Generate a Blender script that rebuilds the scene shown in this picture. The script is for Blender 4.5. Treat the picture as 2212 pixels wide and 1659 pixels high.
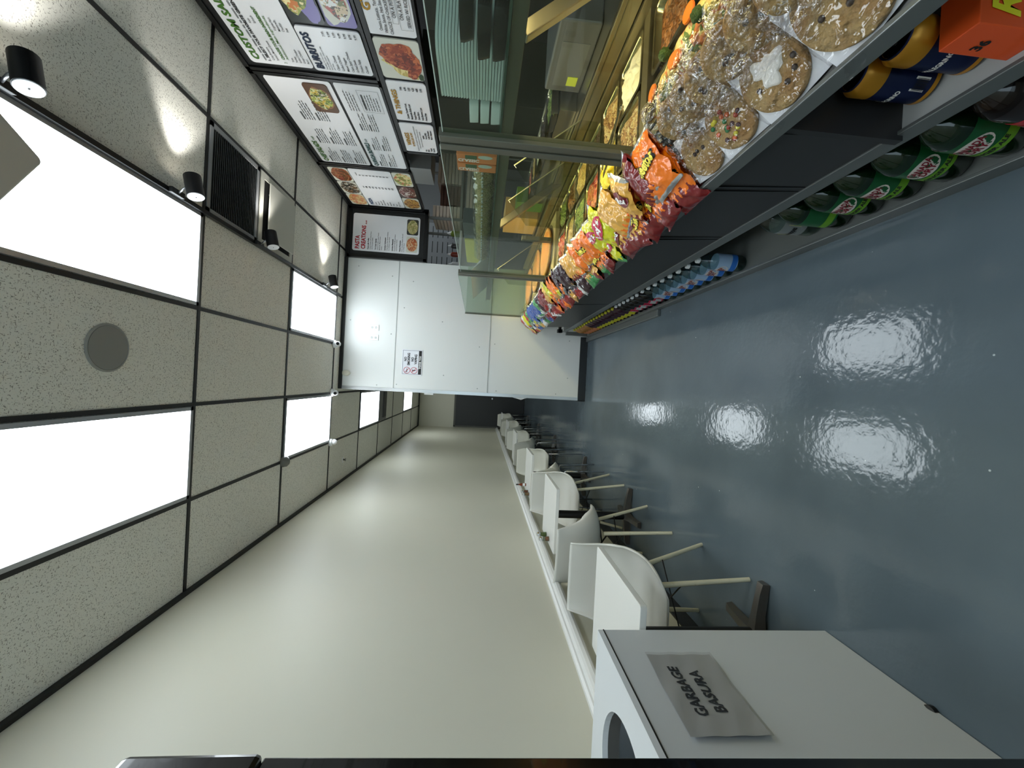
import bpy, bmesh, math, random
from mathutils import Vector, Matrix
C = bpy.context.scene.collection
for o in list(bpy.data.objects): bpy.data.objects.remove(o)
SC = bpy.context.scene
# ------------------------------------------------------------------ camera (phone held sideways)
F, YAW, PIT, ROL, CH = 883.28, -0.0029, -0.0804, 0.0527, 1.43
cy, sy, cp, sp, cr, sr = math.cos(YAW), math.sin(YAW), math.cos(PIT), math.sin(PIT), math.cos(ROL), math.sin(ROL)
rt, fw0 = Vector((cy, -sy, 0)), Vector((sy, cy, 0))
FW = fw0*cp + Vector((0, 0, sp)); up0 = Vector((0, 0, cp)) - fw0*sp
R_ = rt*cr + up0*sr; U_ = up0*cr - rt*sr
cam = bpy.data.cameras.new('camera'); camo = bpy.data.objects.new('camera', cam); C.objects.link(camo)
cam.sensor_fit = 'HORIZONTAL'; cam.sensor_width = 36; cam.lens = F*36/2212; cam.clip_start = 0.02
m3 = Matrix((-U_, R_, -FW)).transposed()
camo.matrix_world = Matrix.Translation((0, 0, CH)) @ m3.to_4x4()
SC.camera = camo
SC.view_settings.view_transform = 'Standard'; SC.view_settings.look = 'None'; SC.view_settings.gamma = 1
SC.view_settings.use_curve_mapping = False; SC.view_settings.exposure = .93
SC.cycles.transparent_max_bounces = 32; SC.cycles.diffuse_bounces = 6
w = bpy.data.worlds.new('world'); SC.world = w; w.use_nodes = True
w.node_tree.nodes['Background'].inputs[0].default_value = (0.75, 0.85, 1, 1)
w.node_tree.nodes['Background'].inputs[1].default_value = 1.6
PANEL_E = 4.6
HEAT_E = 17.0
# ------------------------------------------------------------------ materials
def s2l(c):
    return tuple((x/12.92 if x <= .04045 else ((x+.055)/1.055)**2.4) for x in [v/255 for v in c])
MC = {}
def mat(name, rgb, rough=.5, metal=0, spec=.5, coat=0, noise=None, bump=None, emit=0, alpha=None, trans=0, ior=1.45, var=0):
    if name in MC: return MC[name]
    m = bpy.data.materials.new(name); m.use_nodes = True; nt = m.node_tree; b = nt.nodes['Principled BSDF']
    col = s2l(rgb)
    b.inputs['Base Color'].default_value = (*col, 1); b.inputs['Roughness'].default_value = rough
    b.inputs['Metallic'].default_value = metal; b.inputs['Specular IOR Level'].default_value = spec
    b.inputs['Coat Weight'].default_value = coat; b.inputs['Transmission Weight'].default_value = trans; b.inputs['IOR'].default_value = ior
    tc = nt.nodes.new('ShaderNodeTexCoord')
    if noise:   # (scale, amount, rgb2)
        n = nt.nodes.new('ShaderNodeTexNoise'); n.inputs['Scale'].default_value = noise[0]; n.inputs['Detail'].default_value = 5
        r = nt.nodes.new('ShaderNodeValToRGB'); r.color_ramp.elements[0].position = noise[3] if len(noise) > 3 else .35
        r.color_ramp.elements[1].position = noise[4] if len(noise) > 4 else .65
        r.color_ramp.elements[0].color = (*col, 1); c2 = s2l(noise[2]); a = noise[1]
        r.color_ramp.elements[1].color = (*[col[i]*(1-a)+c2[i]*a for i in range(3)], 1)
        nt.links.new(tc.outputs['Object'], n.inputs['Vector']); nt.links.new(n.outputs['Fac'], r.inputs[0]); nt.links.new(r.outputs[0], b.inputs['Base Color'])
    if bump:    # (scale, strength, distance)
        n = nt.nodes.new('ShaderNodeTexNoise'); n.inputs['Scale'].default_value = bump[0]; n.inputs['Detail'].default_value = 3
        bp = nt.nodes.new('ShaderNodeBump'); bp.inputs['Strength'].default_value = bump[1]; bp.inputs['Distance'].default_value = bump[2]
        nt.links.new(tc.outputs['Object'], n.inputs['Vector']); nt.links.new(n.outputs['Fac'], bp.inputs['Height']); nt.links.new(bp.outputs[0], b.inputs['Normal'])
    if emit:
        b.inputs['Emission Color'].default_value = (*col, 1); b.inputs['Emission Strength'].default_value = emit
    MC[name] = m; return m
def glassy(name, tint, refl=.12, rough=.02, bump=None):
    """thin clear sheet: transparent with a glossy film"""
    if name in MC: return MC[name]
    m = bpy.data.materials.new(name); m.use_nodes = True; nt = m.node_tree; nt.nodes.clear()
    o = nt.nodes.new('ShaderNodeOutputMaterial'); mx = nt.nodes.new('ShaderNodeMixShader')
    t = nt.nodes.new('ShaderNodeBsdfTransparent'); t.inputs[0].default_value = (*s2l(tint), 1)
    g = nt.nodes.new('ShaderNodeBsdfGlossy'); g.inputs['Roughness'].default_value = rough
    lw = nt.nodes.new('ShaderNodeLayerWeight'); lw.inputs['Blend'].default_value = .5
    pw_ = nt.nodes.new('ShaderNodeMath'); pw_.operation = 'POWER'; pw_.inputs[1].default_value = 5
    ma = nt.nodes.new('ShaderNodeMath'); ma.operation = 'MULTIPLY_ADD'; ma.inputs[1].default_value = .5; ma.inputs[2].default_value = refl*.25
    nt.links.new(lw.outputs['Facing'], pw_.inputs[0]); nt.links.new(pw_.outputs[0], ma.inputs[0]); nt.links.new(ma.outputs[0], mx.inputs[0]); nt.links.new(t.outputs[0], mx.inputs[1]); nt.links.new(g.outputs[0], mx.inputs[2]); nt.links.new(mx.outputs[0], o.inputs[0])
    if bump:
        tc = nt.nodes.new('ShaderNodeTexCoord'); n = nt.nodes.new('ShaderNodeTexNoise'); n.inputs['Scale'].default_value = bump[0]; n.inputs['Distortion'].default_value = 1.0
        bp = nt.nodes.new('ShaderNodeBump'); bp.inputs['Strength'].default_value = bump[1]; bp.inputs['Distance'].default_value = bump[2]
        nt.links.new(tc.outputs['Object'], n.inputs['Vector']); nt.links.new(n.outputs['Fac'], bp.inputs['Height'])
        nt.links.new(bp.outputs[0], g.inputs['Normal']); nt.links.new(bp.outputs[0], lw.inputs['Normal'])
    MC[name] = m; return m
def ramp_mat(name, cols, scale, rough=.5, bump=0, kind='VORONOI', stretch=(1, 1, 1), distort=0, spec=.5, bdist=.01, emit=0):
    """several colours picked by a cell/noise pattern: food, photographs of food, mixed foil"""
    if name in MC: return MC[name]
    m = bpy.data.materials.new(name); m.use_nodes = True; nt = m.node_tree; b = nt.nodes['Principled BSDF']
    b.inputs['Roughness'].default_value = rough; b.inputs['Specular IOR Level'].default_value = spec
    tc = nt.nodes.new('ShaderNodeTexCoord'); mp = nt.nodes.new('ShaderNodeMapping'); mp.inputs['Scale'].default_value = stretch
    nt.links.new(tc.outputs['Object'], mp.inputs[0])
    if kind == 'VORONOI':
        n = nt.nodes.new('ShaderNodeTexVoronoi'); n.inputs['Scale'].default_value = scale; out = n.outputs['Color']
        sep = nt.nodes.new('ShaderNodeSeparateColor'); nt.links.new(out, sep.inputs[0]); out = sep.outputs[0]; h = n.outputs['Distance']
        vec = mp.outputs[0]
        if distort:
            nn = nt.nodes.new('ShaderNodeTexNoise'); nn.inputs['Scale'].default_value = scale*.8; nt.links.new(vec, nn.inputs['Vector'])
            mxv = nt.nodes.new('ShaderNodeMix'); mxv.data_type = 'VECTOR'; mxv.inputs[0].default_value = distort
            nt.links.new(vec, mxv.inputs[4]); nt.links.new(nn.outputs['Color'], mxv.inputs[5]); vec = mxv.outputs[1]
        nt.links.new(vec, n.inputs['Vector'])
    else:
        n = nt.nodes.new('ShaderNodeTexNoise'); n.inputs['Scale'].default_value = scale; n.inputs['Detail'].default_value = 4; out = h = n.outputs['Fac']
        n.inputs['Distortion'].default_value = distort
        nt.links.new(mp.outputs[0], n.inputs['Vector'])
    r = nt.nodes.new('ShaderNodeValToRGB'); r.color_ramp.interpolation = 'CONSTANT' if kind == 'VORONOI' else 'LINEAR'
    k = len(cols); lo, hi = (0, 1) if kind == 'VORONOI' else (.3, .7)
    for i, c in enumerate(cols):
        p = lo + (hi-lo)*(i/k if kind == 'VORONOI' else i/max(1, k-1))
        e = r.color_ramp.elements[i] if i < 2 else r.color_ramp.elements.new(p)
        e.position = p; e.color = (*s2l(c), 1)
    nt.links.new(out, r.inputs[0]); nt.links.new(r.outputs[0], b.inputs['Base Color'])
    if bump:
        bp = nt.nodes.new('ShaderNodeBump'); bp.inputs['Strength'].default_value = bump; bp.inputs['Distance'].default_value = bdist
        bp.invert = kind == 'VORONOI'
        nt.links.new(h, bp.inputs['Height']); nt.links.new(bp.outputs[0], b.inputs['Normal'])
    MC[name] = m; return m
# ------------------------------------------------------------------ mesh builder
class MB:
    def __init__(s): s.v, s.f, s.mi, s.m = [], [], [], 0
    def add(s, vs, fs):
        b = len(s.v); s.v += [tuple(v) for v in vs]; s.f += [tuple(b+i for i in f) for f in fs]; s.mi += [s.m]*len(fs); return s
    def box(s, x0, x1, y0, y1, z0, z1, M=None):
        vs = [(x, y, z) for x in (x0, x1) for y in (y0, y1) for z in (z0, z1)]
        if M: vs = [M @ Vector(v) for v in vs]
        return s.add(vs, [(0, 1, 3, 2), (4, 6, 7, 5), (0, 4, 5, 1), (2, 3, 7, 6), (0, 2, 6, 4), (1, 5, 7, 3)])
    def beam(s, p, q, wx, wz, side=Vector((0, 0, 1))):
        p, q = Vector(p), Vector(q); d = (q-p).normalized(); a = d.cross(side)
        if a.length < 1e-4: a = d.cross(Vector((1, 0, 0)))
        a.normalize(); b = a.cross(d).normalized(); vs = []
        for c in (p, q):
            for i, j in ((-1, -1), (1, -1), (1, 1), (-1, 1)): vs.append(c + a*i*wx/2 + b*j*wz/2)
        return s.add(vs, [(3, 2, 1, 0), (4, 5, 6, 7)] + [(i, (i+1) % 4, 4+(i+1) % 4, 4+i) for i in range(4)])
    def tube(s, pts, r, n=10, r2=None, cap=True):
        pts = [Vector(p) for p in pts]; k = len(pts); prev = None; vs = []
        for i, p in enumerate(pts):
            d = (pts[min(i+1, k-1)] - pts[max(i-1, 0)]).normalized()
            a = (prev if prev is not None else (Vector((0, 0, 1)) if abs(d.z) < .9 else Vector((1, 0, 0))))
            a = (a - d*a.dot(d)).normalized(); prev = a; b = d.cross(a)
            rr = r if r2 is None else r + (r2-r)*i/(k-1)
            vs += [p + (a*math.cos(2*math.pi*j/n) + b*math.sin(2*math.pi*j/n))*rr for j in range(n)]
        fs = [(i*n+j, i*n+(j+1) % n, (i+1)*n+(j+1) % n, (i+1)*n+j) for i in range(k-1) for j in range(n)]
        if cap: fs += [tuple(range(n-1, -1, -1)), tuple((k-1)*n+j for j in range(n))]
        return s.add(vs, fs)
    def lathe(s, prof, c=(0, 0, 0), n=20, M=None, sx=1, sy=1):
        vs = []
        for r, z in prof:
            for j in range(n):
                t = 2*math.pi*j/n; v = Vector((c[0]+r*math.cos(t)*sx, c[1]+r*math.sin(t)*sy, c[2]+z))
                vs.append(M @ v if M else v)
        k = len(prof)
        fs = [(i*n+j, i*n+(j+1) % n, (i+1)*n+(j+1) % n, (i+1)*n+j) for i in range(k-1) for j in range(n)]
        fs += [tuple(range(n-1, -1, -1)), tuple((k-1)*n+j for j in range(n))]
        return s.add(vs, fs)
    def grid(s, fn, nu, nv, closeu=False):
        vs = [fn(i/(nu-1) if not closeu else i/nu, j/(nv-1)) for i in range(nu) for j in range(nv)]
        ku = nu if closeu else nu-1
        return s.add(vs, [(i*nv+j, ((i+1) % nu)*nv+j, ((i+1) % nu)*nv+j+1, i*nv+j+1) for i in range(ku) for j in range(nv-1)])
    def poly(s, pts, ext):
        """flat polygon extruded by vector ext"""
        n = len(pts); e = Vector(ext); a = [Vector(p) for p in pts]
        return s.add(a + [p+e for p in a], [tuple(range(n-1, -1, -1)), tuple(range(n, 2*n))] + [(i, (i+1) % n, n+(i+1) % n, n+i) for i in range(n)])
    def build(s, name, mats, parent=None, smooth=False, bevel=0, seg=2, solid=0, sub=0, loc=None):
        me = bpy.data.meshes.new(name); me.from_pydata(s.v, [], s.f)
        if not isinstance(mats, (list, tuple)): mats = [mats]
        for m in mats: me.materials.append(m)
        me.polygons.foreach_set('material_index', s.mi)
        bm = bmesh.new(); bm.from_mesh(me); bmesh.ops.recalc_face_normals(bm, faces=bm.faces); bm.to_mesh(me); bm.free()
        if smooth:
            me.polygons.foreach_set('use_smooth', [True]*len(me.polygons))
        o = bpy.data.objects.new(name, me); C.objects.link(o)
        if smooth == 'auto':
            md = o.modifiers.new('es', 'EDGE_SPLIT'); md.split_angle = math.radians(35)
        if parent: o.parent = parent
        if loc: o.location = loc
        if solid: md = o.modifiers.new('sol', 'SOLIDIFY'); md.thickness = solid; md.offset = 0
        if bevel: md = o.modifiers.new('bev', 'BEVEL'); md.width = bevel; md.segments = seg; md.limit_method = 'ANGLE'
        if sub: md = o.modifiers.new('sub', 'SUBSURF'); md.levels = sub; md.render_levels = sub
        return o
def tag(o, label, cat, group=None, kind=None):
    o['label'] = label; o['category'] = cat
    if group: o['group'] = group
    if kind: o['kind'] = kind
    return o
def thing(name, label, cat, loc=(0, 0, 0), rz=0, group=None):
    o = bpy.data.objects.new(name, None); C.objects.link(o); o.location = loc; o.rotation_euler = (0, 0, rz); o.empty_display_size = .05
    return tag(o, label, cat, group)
def struct(o): o['kind'] = 'structure'; return o
def copy_tree(o, parent=None):
    c = o.copy(); C.objects.link(c)
    if parent: c.parent = parent
    for ch in [x for x in bpy.data.objects if x.parent == o]: copy_tree(ch, c)
    return c
# ------------------------------------------------------------------ lettering
_tc = {}
def glyphs(txt, bold):
    k = (txt, bold)
    if k not in _tc:
        cu = bpy.data.curves.new('t', 'FONT'); cu.body = txt; cu.size = 1; cu.resolution_u = 2; cu.offset = .038 if bold else .008
        ob = bpy.data.objects.new('t', cu); C.objects.link(ob)
        me = ob.to_mesh(); vs = [tuple(v.co) for v in me.vertices]; fs = [tuple(p.vertices) for p in me.polygons]; ob.to_mesh_clear()
        bpy.data.objects.remove(ob); bpy.data.curves.remove(cu)
        x0 = min([v[0] for v in vs] or [0]); x1 = max([v[0] for v in vs] or [1]); _tc[k] = ([(a-x0, b) for a, b, c in vs], fs, x1-x0)
    return _tc[k]
def write(mb, txt, u, v, h, fn, wid=None, bold=False, shear=0, align='L'):
    """letters with cap height h starting at (u,v) of the plane; fn maps (u,v) to a point"""
    vs, fs, wd = glyphs(txt, bold); k = h/.69; kx = (wid/wd) if wid else k*.9
    off = 0 if align == 'L' else (-wd*kx/2 if align == 'C' else -wd*kx)
    mb.add([fn(u+off+a*kx+b*k*shear, v+b*k) for a, b in vs], fs)
def rect(mb, u0, u1, v0, v1, fn): mb.add([fn(u0, v0), fn(u1, v0), fn(u1, v1), fn(u0, v1)], [(0, 1, 2, 3)])
def rrect_pts(u0, u1, v0, v1, r, n=5):
    out = []
    for cx, cy_, a in ((u1-r, v1-r, 0), (u0+r, v1-r, 90), (u0+r, v0+r, 180), (u1-r, v0+r, 270)):
        for i in range(n+1):
            t = math.radians(a+90*i/n); out.append((cx+r*math.cos(t), cy_+r*math.sin(t)))
    return out
def panel(name, m, parent, fn, u0, u1, v0, v1, r, nrm, th=.004):
    mb = MB(); mb.poly([fn(a, b) for a, b in rrect_pts(u0, u1, v0, v1, r)], Vector(nrm)*th); return mb.build(name, m, parent)
def fake_lines(mb, u, v, n, wd, h, gap, fn, rnd):
    """print too small to read in the photo: short dark dashes"""
    for i in range(n):
        x = u; end = u + wd*rnd.uniform(.7, 1)
        while x < end:
            l = rnd.uniform(h*1.2, h*5); rect(mb, x, min(x+l, end), v-i*gap, v-i*gap+h*.55, fn); x += l+h*.8
# ================================================================== SETTING
CZ = 3.23; XL = -1.455; YP = 5.42; YD = 12.65; XG = 1.5854; YG = 2.7512; G = .6096
MW = mat('cream_wall', (206, 203, 186), .45, noise=(1.2, .25, (196, 197, 180)), bump=(60, .05, .002))
M_frp = mat('white_panel', (226, 228, 226), .3, bump=(220, .18, .001))
M_dark = mat('black_trim', (18, 18, 18), .45)
M_grid = mat('black_grid', (22, 22, 22), .5)
def floor_mat():
    m = mat('blue_grey_epoxy', (92, 108, 118), .2)
    nt = m.node_tree; b = nt.nodes['Principled BSDF']; tc = nt.nodes.new('ShaderNodeTexCoord')
    n = nt.nodes.new('ShaderNodeTexNoise'); n.inputs['Scale'].default_value = 1.3; n.inputs['Detail'].default_value = 8
    r = nt.nodes.new('ShaderNodeValToRGB'); r.color_ramp.elements[0].position = .35; r.color_ramp.elements[1].position = .7
    r.color_ramp.elements[0].color = (*s2l((78, 89, 96)), 1); r.color_ramp.elements[1].color = (*s2l((93, 105, 112)), 1)
    v = nt.nodes.new('ShaderNodeTexVoronoi'); v.inputs['Scale'].default_value = 9; v.inputs['Randomness'].default_value = 1
    sp_ = nt.nodes.new('ShaderNodeMath'); sp_.operation = 'LESS_THAN'; sp_.inputs[1].default_value = .028
    mx = nt.nodes.new('ShaderNodeMix'); mx.data_type = 'RGBA'; mx.inputs[7].default_value = (*s2l((170, 180, 182)), 1)
    nt.links.new(tc.outputs['Object'], n.inputs['Vector']); nt.links.new(n.outputs['Fac'], r.inputs[0]); nt.links.new(tc.outputs['Object'], v.inputs['Vector'])
    nt.links.new(v.outputs['Distance'], sp_.inputs[0]); nt.links.new(sp_.outputs[0], mx.inputs[0]); nt.links.new(r.outputs[0], mx.inputs[6]); nt.links.new(mx.outputs[2], b.inputs['Base Color'])
    n2 = nt.nodes.new('ShaderNodeTexNoise'); n2.inputs['Scale'].default_value = 7; n2.inputs['Detail'].default_value = 3
    n3 = nt.nodes.new('ShaderNodeTexNoise'); n3.inputs['Scale'].default_value = 34; n3.inputs['Detail'].default_value = 2
    bp = nt.nodes.new('ShaderNodeBump'); bp.inputs['Strength'].default_value = .16; bp.inputs['Distance'].default_value = .008
    bp2 = nt.nodes.new('ShaderNodeBump'); bp2.inputs['Strength'].default_value = .26; bp2.inputs['Distance'].default_value = .003
    nt.links.new(tc.outputs['Object'], n2.inputs['Vector']); nt.links.new(tc.outputs['Object'], n3.inputs['Vector'])
    nt.links.new(n2.outputs['Fac'], bp.inputs['Height']); nt.links.new(n3.outputs['Fac'], bp2.inputs['Height']); nt.links.new(bp.outputs[0], bp2.inputs['Normal']); nt.links.new(bp2.outputs[0], b.inputs['Normal'])
    mr = nt.nodes.new('ShaderNodeMapRange'); mr.inputs[3].default_value = .07; mr.inputs[4].default_value = .14
    nt.links.new(n.outputs['Fac'], mr.inputs[0]); nt.links.new(mr.outputs[0], b.inputs['Roughness'])
    return m
def tile_mat():
    m = mat('ceiling_tile', (228, 227, 218), .9)
    nt = m.node_tree; b = nt.nodes['Principled BSDF']; tc = nt.nodes.new('ShaderNodeTexCoord')
    outs = []
    for i, (sc, rot) in enumerate((((230, 90, 90), .4), ((90, 230, 90), -.5))):
        mp = nt.nodes.new('ShaderNodeMapping'); mp.inputs['Scale'].default_value = sc; mp.inputs['Rotation'].default_value = (0, 0, rot)
        n = nt.nodes.new('ShaderNodeTexNoise'); n.inputs['Scale'].default_value = 1; n.inputs['Detail'].default_value = 2
        g = nt.nodes.new('ShaderNodeMath'); g.operation = 'GREATER_THAN'; g.inputs[1].default_value = .645
        nt.links.new(tc.outputs['Object'], mp.inputs[0]); nt.links.new(mp.outputs[0], n.inputs['Vector']); nt.links.new(n.outputs['Fac'], g.inputs[0]); outs.append(g)
    mxm = nt.nodes.new('ShaderNodeMath'); mxm.operation = 'MAXIMUM'
    nt.links.new(outs[0].outputs[0], mxm.inputs[0]); nt.links.new(outs[1].outputs[0], mxm.inputs[1])
    mx = nt.nodes.new('ShaderNodeMix'); mx.data_type = 'RGBA'; mx.inputs[6].default_value = (*s2l((228, 227, 218)), 1); mx.inputs[7].default_value = (*s2l((150, 148, 138)), 1)
    nt.links.new(mxm.outputs[0], mx.inputs[0]); nt.links.new(mx.outputs[2], b.inputs['Base Color']); return m
struct(MB().box(-1.6, 4.2, -3.2, YD+.2, -.1, 0).build('floor', floor_mat()))
struct(MB().box(-1.6, 4.2, -3.2, YD+.2, CZ, CZ+.1).build('ceiling', tile_mat()))
struct(MB().box(XL-.12, XL, -3.2, YD, 0, CZ).build('wall_left', MW))
struct(MB().box(-1.6, 1.3, YD, YD+.12, 0, CZ).build('wall_far', MW))
wb = MB(); wb.box(-1.6, 4.2, -3.2, -3.1, 0, .5); wb.box(-1.6, 4.2, -3.2, -3.1, 2.9, CZ); wb.box(-1.6, -1.3, -3.2, -3.1, .5, 2.9); wb.box(2.2, 4.2, -3.2, -3.1, .5, 2.9); struct(wb.build('wall_behind', MW))
struct(MB().box(-1.3, 2.2, -3.16, -3.15, .5, 2.9).build('window_1', glassy('shop_glass', (235, 242, 240), .1)))
struct(MB().box(.55, .65, YP+.1, YD, 0, CZ).build('wall_corridor', MW))
MK = mat('kitchen_wall', (58, 58, 56), .5)
struct(MB().box(3.9, 4.0, -3.2, 7.6, 0, CZ).build('wall_kitchen', MK))
struct(MB().box(.65, 4.0, 7.5, 7.6, 0, CZ).build('wall_kitchen_far', mat('kitchen_far', (120, 122, 122), .4)))
# partition clad in white panels with seams
pw = MB(); pw.box(-.178, 1.5, YP, YP+.1, 0, CZ); struct(pw.build('wall_partition', M_frp))
pw = MB()
for z in (.1+2*G, .1+4*G): pw.box(-.178, 1.5, YP-.0035, YP, z-.004, z+.004)
for x, z in [(.1, .25), (.6, .25), (-.12, .4), (-.12, 1.2), (.5, 1.25), (1.0, 1.25), (-.1, 1.45), (.45, 1.45), (.2, 2.4), (.9, 2.45), (-.1, 2.5), (.55, 2.6), (1.25, 2.35), (1.3, 2.62), (1.4, 3.05), (.7, 3.12), (-.12, 2.75), (.05, 1.9), (.75, 1.95)]:
    pw.lathe([(.008, 0), (.005, .004)], n=8, M=Matrix.Translation((x, YP, z)) @ Matrix.Rotation(math.pi/2, 4, 'X'))
struct(pw.build('trim_panel_seams', mat('seam', (170, 174, 172), .5)))
ec = MB(); ec.box(-.192, -.178, YP-.012, YP+.105, .1, CZ); ec.box(-.178, -.15, YP-.006, YP, .1, CZ)
struct(ec.build('trim_corner_guard', mat('corner_steel', (196, 198, 198), .25, .6)))
struct(MB().box(-.2, .662, YP-.014, YP-.0, 0, .1).build('baseboard_partition', mat('vinyl_base', (34, 36, 38), .4)))
struct(MB().box(-.2, -.192, YP-.014, YP+.1, 0, .1).build('baseboard_end', MC['vinyl_base']))
struct(MB().box(XL, XL+.012, 1.6, YD, 0, .1).build('baseboard_left', MC['vinyl_base']))
# header above kitchen opening, behind the menu board
struct(MB().box(1.5, 2.2, YP+.002, YP+.1, 2.2, CZ).build('wall_header', M_dark))
struct(MB().box(2.2, 2.3, -3.1, YP+.1, 2.3, CZ).build('wall_bulkhead', M_dark))
# suspended ceiling grid
gb = MB()
for j in range(-3, 6): gb.box(XG-G*j-.012, XG-G*j+.012, -3.1, YD, CZ-.006, CZ-.0005)
for k in range(-3, 10):
    y = YG+2*G*(k-1); gb.box(XL, 2.2, y-.012, y+.012, CZ-.0068, CZ-.0004)
gb.box(.3758+.6096, XG, YG+G-.01, YG+G+.01, CZ-.006, CZ)
gb.box(XL, XL+.022, -3.1, YD, CZ-.03, CZ-.001); gb.box(XL, .55, YD-.02, YD, CZ-.03, CZ-.001)
gb.box(-.19, 1.5, YP-.02, YP, CZ-.045, CZ-.001)
struct(gb.build('trim_ceiling_grid', M_grid))
# lay-in LED panels
M_led = bpy.data.materials.new('led_panel'); M_led.use_nodes = True
nt = M_led.node_tree; nt.nodes.clear(); e_ = nt.nodes.new('ShaderNodeEmission'); o_ = nt.nodes.new('ShaderNodeOutputMaterial')
e_.inputs[0].default_value = (.86, .95, 1, 1); e_.inputs[1].default_value = PANEL_E; nt.links.new(e_.outputs[0], o_.inputs[0])
M_alu = mat('aluminium_frame', (170, 172, 176), .35, .5)
lit = [(1, 0, 'nearest LED ceiling panel on the menu side, the one next to the grey round speaker'),
       (3, 0, 'nearest LED ceiling panel on the bare wall side'),
       (1, 2, 'LED ceiling panel on the menu side just before the white partition'),
       (3, 2, 'second LED ceiling panel on the bare wall side, between two white dome cameras'),
       (3, 4, 'third LED ceiling panel on the wall side, first one over the corridor'),
       (3, 7, 'farthest LED ceiling panel near the end of the corridor'),
       (1, -2, None), (3, -2, None)]
for j, k, lab in lit:
    x1, x0 = XG-G*j-.015, XG-G*(j+1)+.015; y0 = YG+2*G*(k-1)+.015; y1 = y0+2*G-.03
    t = thing('ceiling_light', lab or 'LED ceiling panel behind the viewer', 'ceiling light', ((x0+x1)/2, (y0+y1)/2, CZ), group='flat LED panels in the black ceiling grid')
    a, b = (x1-x0)/2, (y1-y0)/2
    f = MB()
    for q in ((-a, -a+.022, -b, b), (a-.022, a, -b, b), (-a, a, -b, -b+.022), (-a, a, b-.022, b)): f.box(*q, -.012, -.001)
    f.build('frame', M_alu, t); MB().box(-a+.02, a-.02, -b+.02, b-.02, -.008, -.0015).build('diffuser', M_led, t)
# ================================================================== CEILING THINGS
# round speaker
t = thing('ceiling_speaker', 'round grey speaker grille set in a ceiling tile', 'speaker', (.066, 2.13, CZ))
MB().lathe([(.118, -.001), (.118, -.006), (.11, -.009), (.108, -.006)], n=40).build('rim', mat('speaker_rim', (150, 150, 146), .5), t, smooth='auto')
MB().lathe([(.108, -.004), (.106, -.008)], n=40).build('grille', mat('speaker_grille', (140, 139, 135), .7, bump=(500, .4, .001)), t)
# return air grille
t = thing('air_vent', 'square black louvred air grille in the ceiling beside the track lights', 'vent', (1.282, 3.056, CZ))
f = MB()
for q in ((-.29, .29, -.292, -.262), (-.29, .29, .262, .292), (-.29, -.26, -.292, .292), (.26, .29, -.292, .292)): f.box(*q, -.012, -.001)
f.build('frame', mat('vent_frame', (150, 152, 154), .4, .4), t)
MB().box(-.27, .27, -.27, .27, -.004, -.001).build('dark_backing', mat('vent_back', (8, 8, 8), .9), t)
sl = MB()
for i in range(26):
    y = -.255+i*.0204; sl.box(-.262, .262, -.001, .013, -.0006, .0006, Matrix.Translation((0, y, -.009)) @ Matrix.Rotation(.9, 4, 'X'))
sl.build('louvres', mat('louvre', (120, 122, 124), .45, .3), t)
# square plate diffuser
t = thing('air_diffuser', 'square white plaque air diffuser in the ceiling beyond the black louvred grille', 'air diffuser', (1.282, 3.667, CZ))
f = MB()
for q in ((-.29, .29, -.29, -.24), (-.29, .29, .24, .29), (-.29, -.24, -.24, .24), (.24, .29, -.24, .24)): f.box(*q, -.01, -.001)
f.build('frame', mat('diff_white', (190, 190, 180), .45), t); MB().box(-.24, .24, -.24, .24, -.003, -.001).build('dark_recess', MC['vent_back'], t)
MB().box(-.222, .222, -.222, .222, -.05, -.04).build('plaque', MC['diff_white'], t, bevel=.006)
h_ = MB()
for a, b in ((-.15, -.15), (.15, -.15), (-.15, .15), (.15, .15)): h_.tube([(a, b, -.045), (a, b, -.003)], .006, 6)
h_.build('hangers', MC['vent_frame'], t)
# corridor vent
t = thing('corridor_diffuser', 'grey square diffuser in the ceiling above the corridor', 'air diffuser', (-.54, YG+2*G*4+.3, CZ))
MB().box(-.29, .29, -.28, .28, -.012, -.001).build('frame', mat('diff_grey', (120, 120, 120), .5), t)
MB().box(-.24, .24, -.02, .2, -.03, -.012).build('deflector', mat('diff_dark', (60, 60, 60), .5), t)
# wifi access point hanging below the light
ap = MB(); ap.poly([(a, b, 0) for a, b in rrect_pts(-.15, .15, -.15, .15, .02)], (0, 0, .035))
o = ap.build('access_point', mat('ap_white', (196, 192, 182), .45), bevel=.006); o.location = (.645, 1.37, 3.0); o.rotation_euler = (0, 0, math.radians(32.5))
tag(o, 'square pale box with rounded corners mounted below the nearest LED panel', 'access point')
s_ = MB().box(-.03, .03, -.03, .03, .035, .215).build('bracket', MC['diff_grey'], o)
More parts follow.
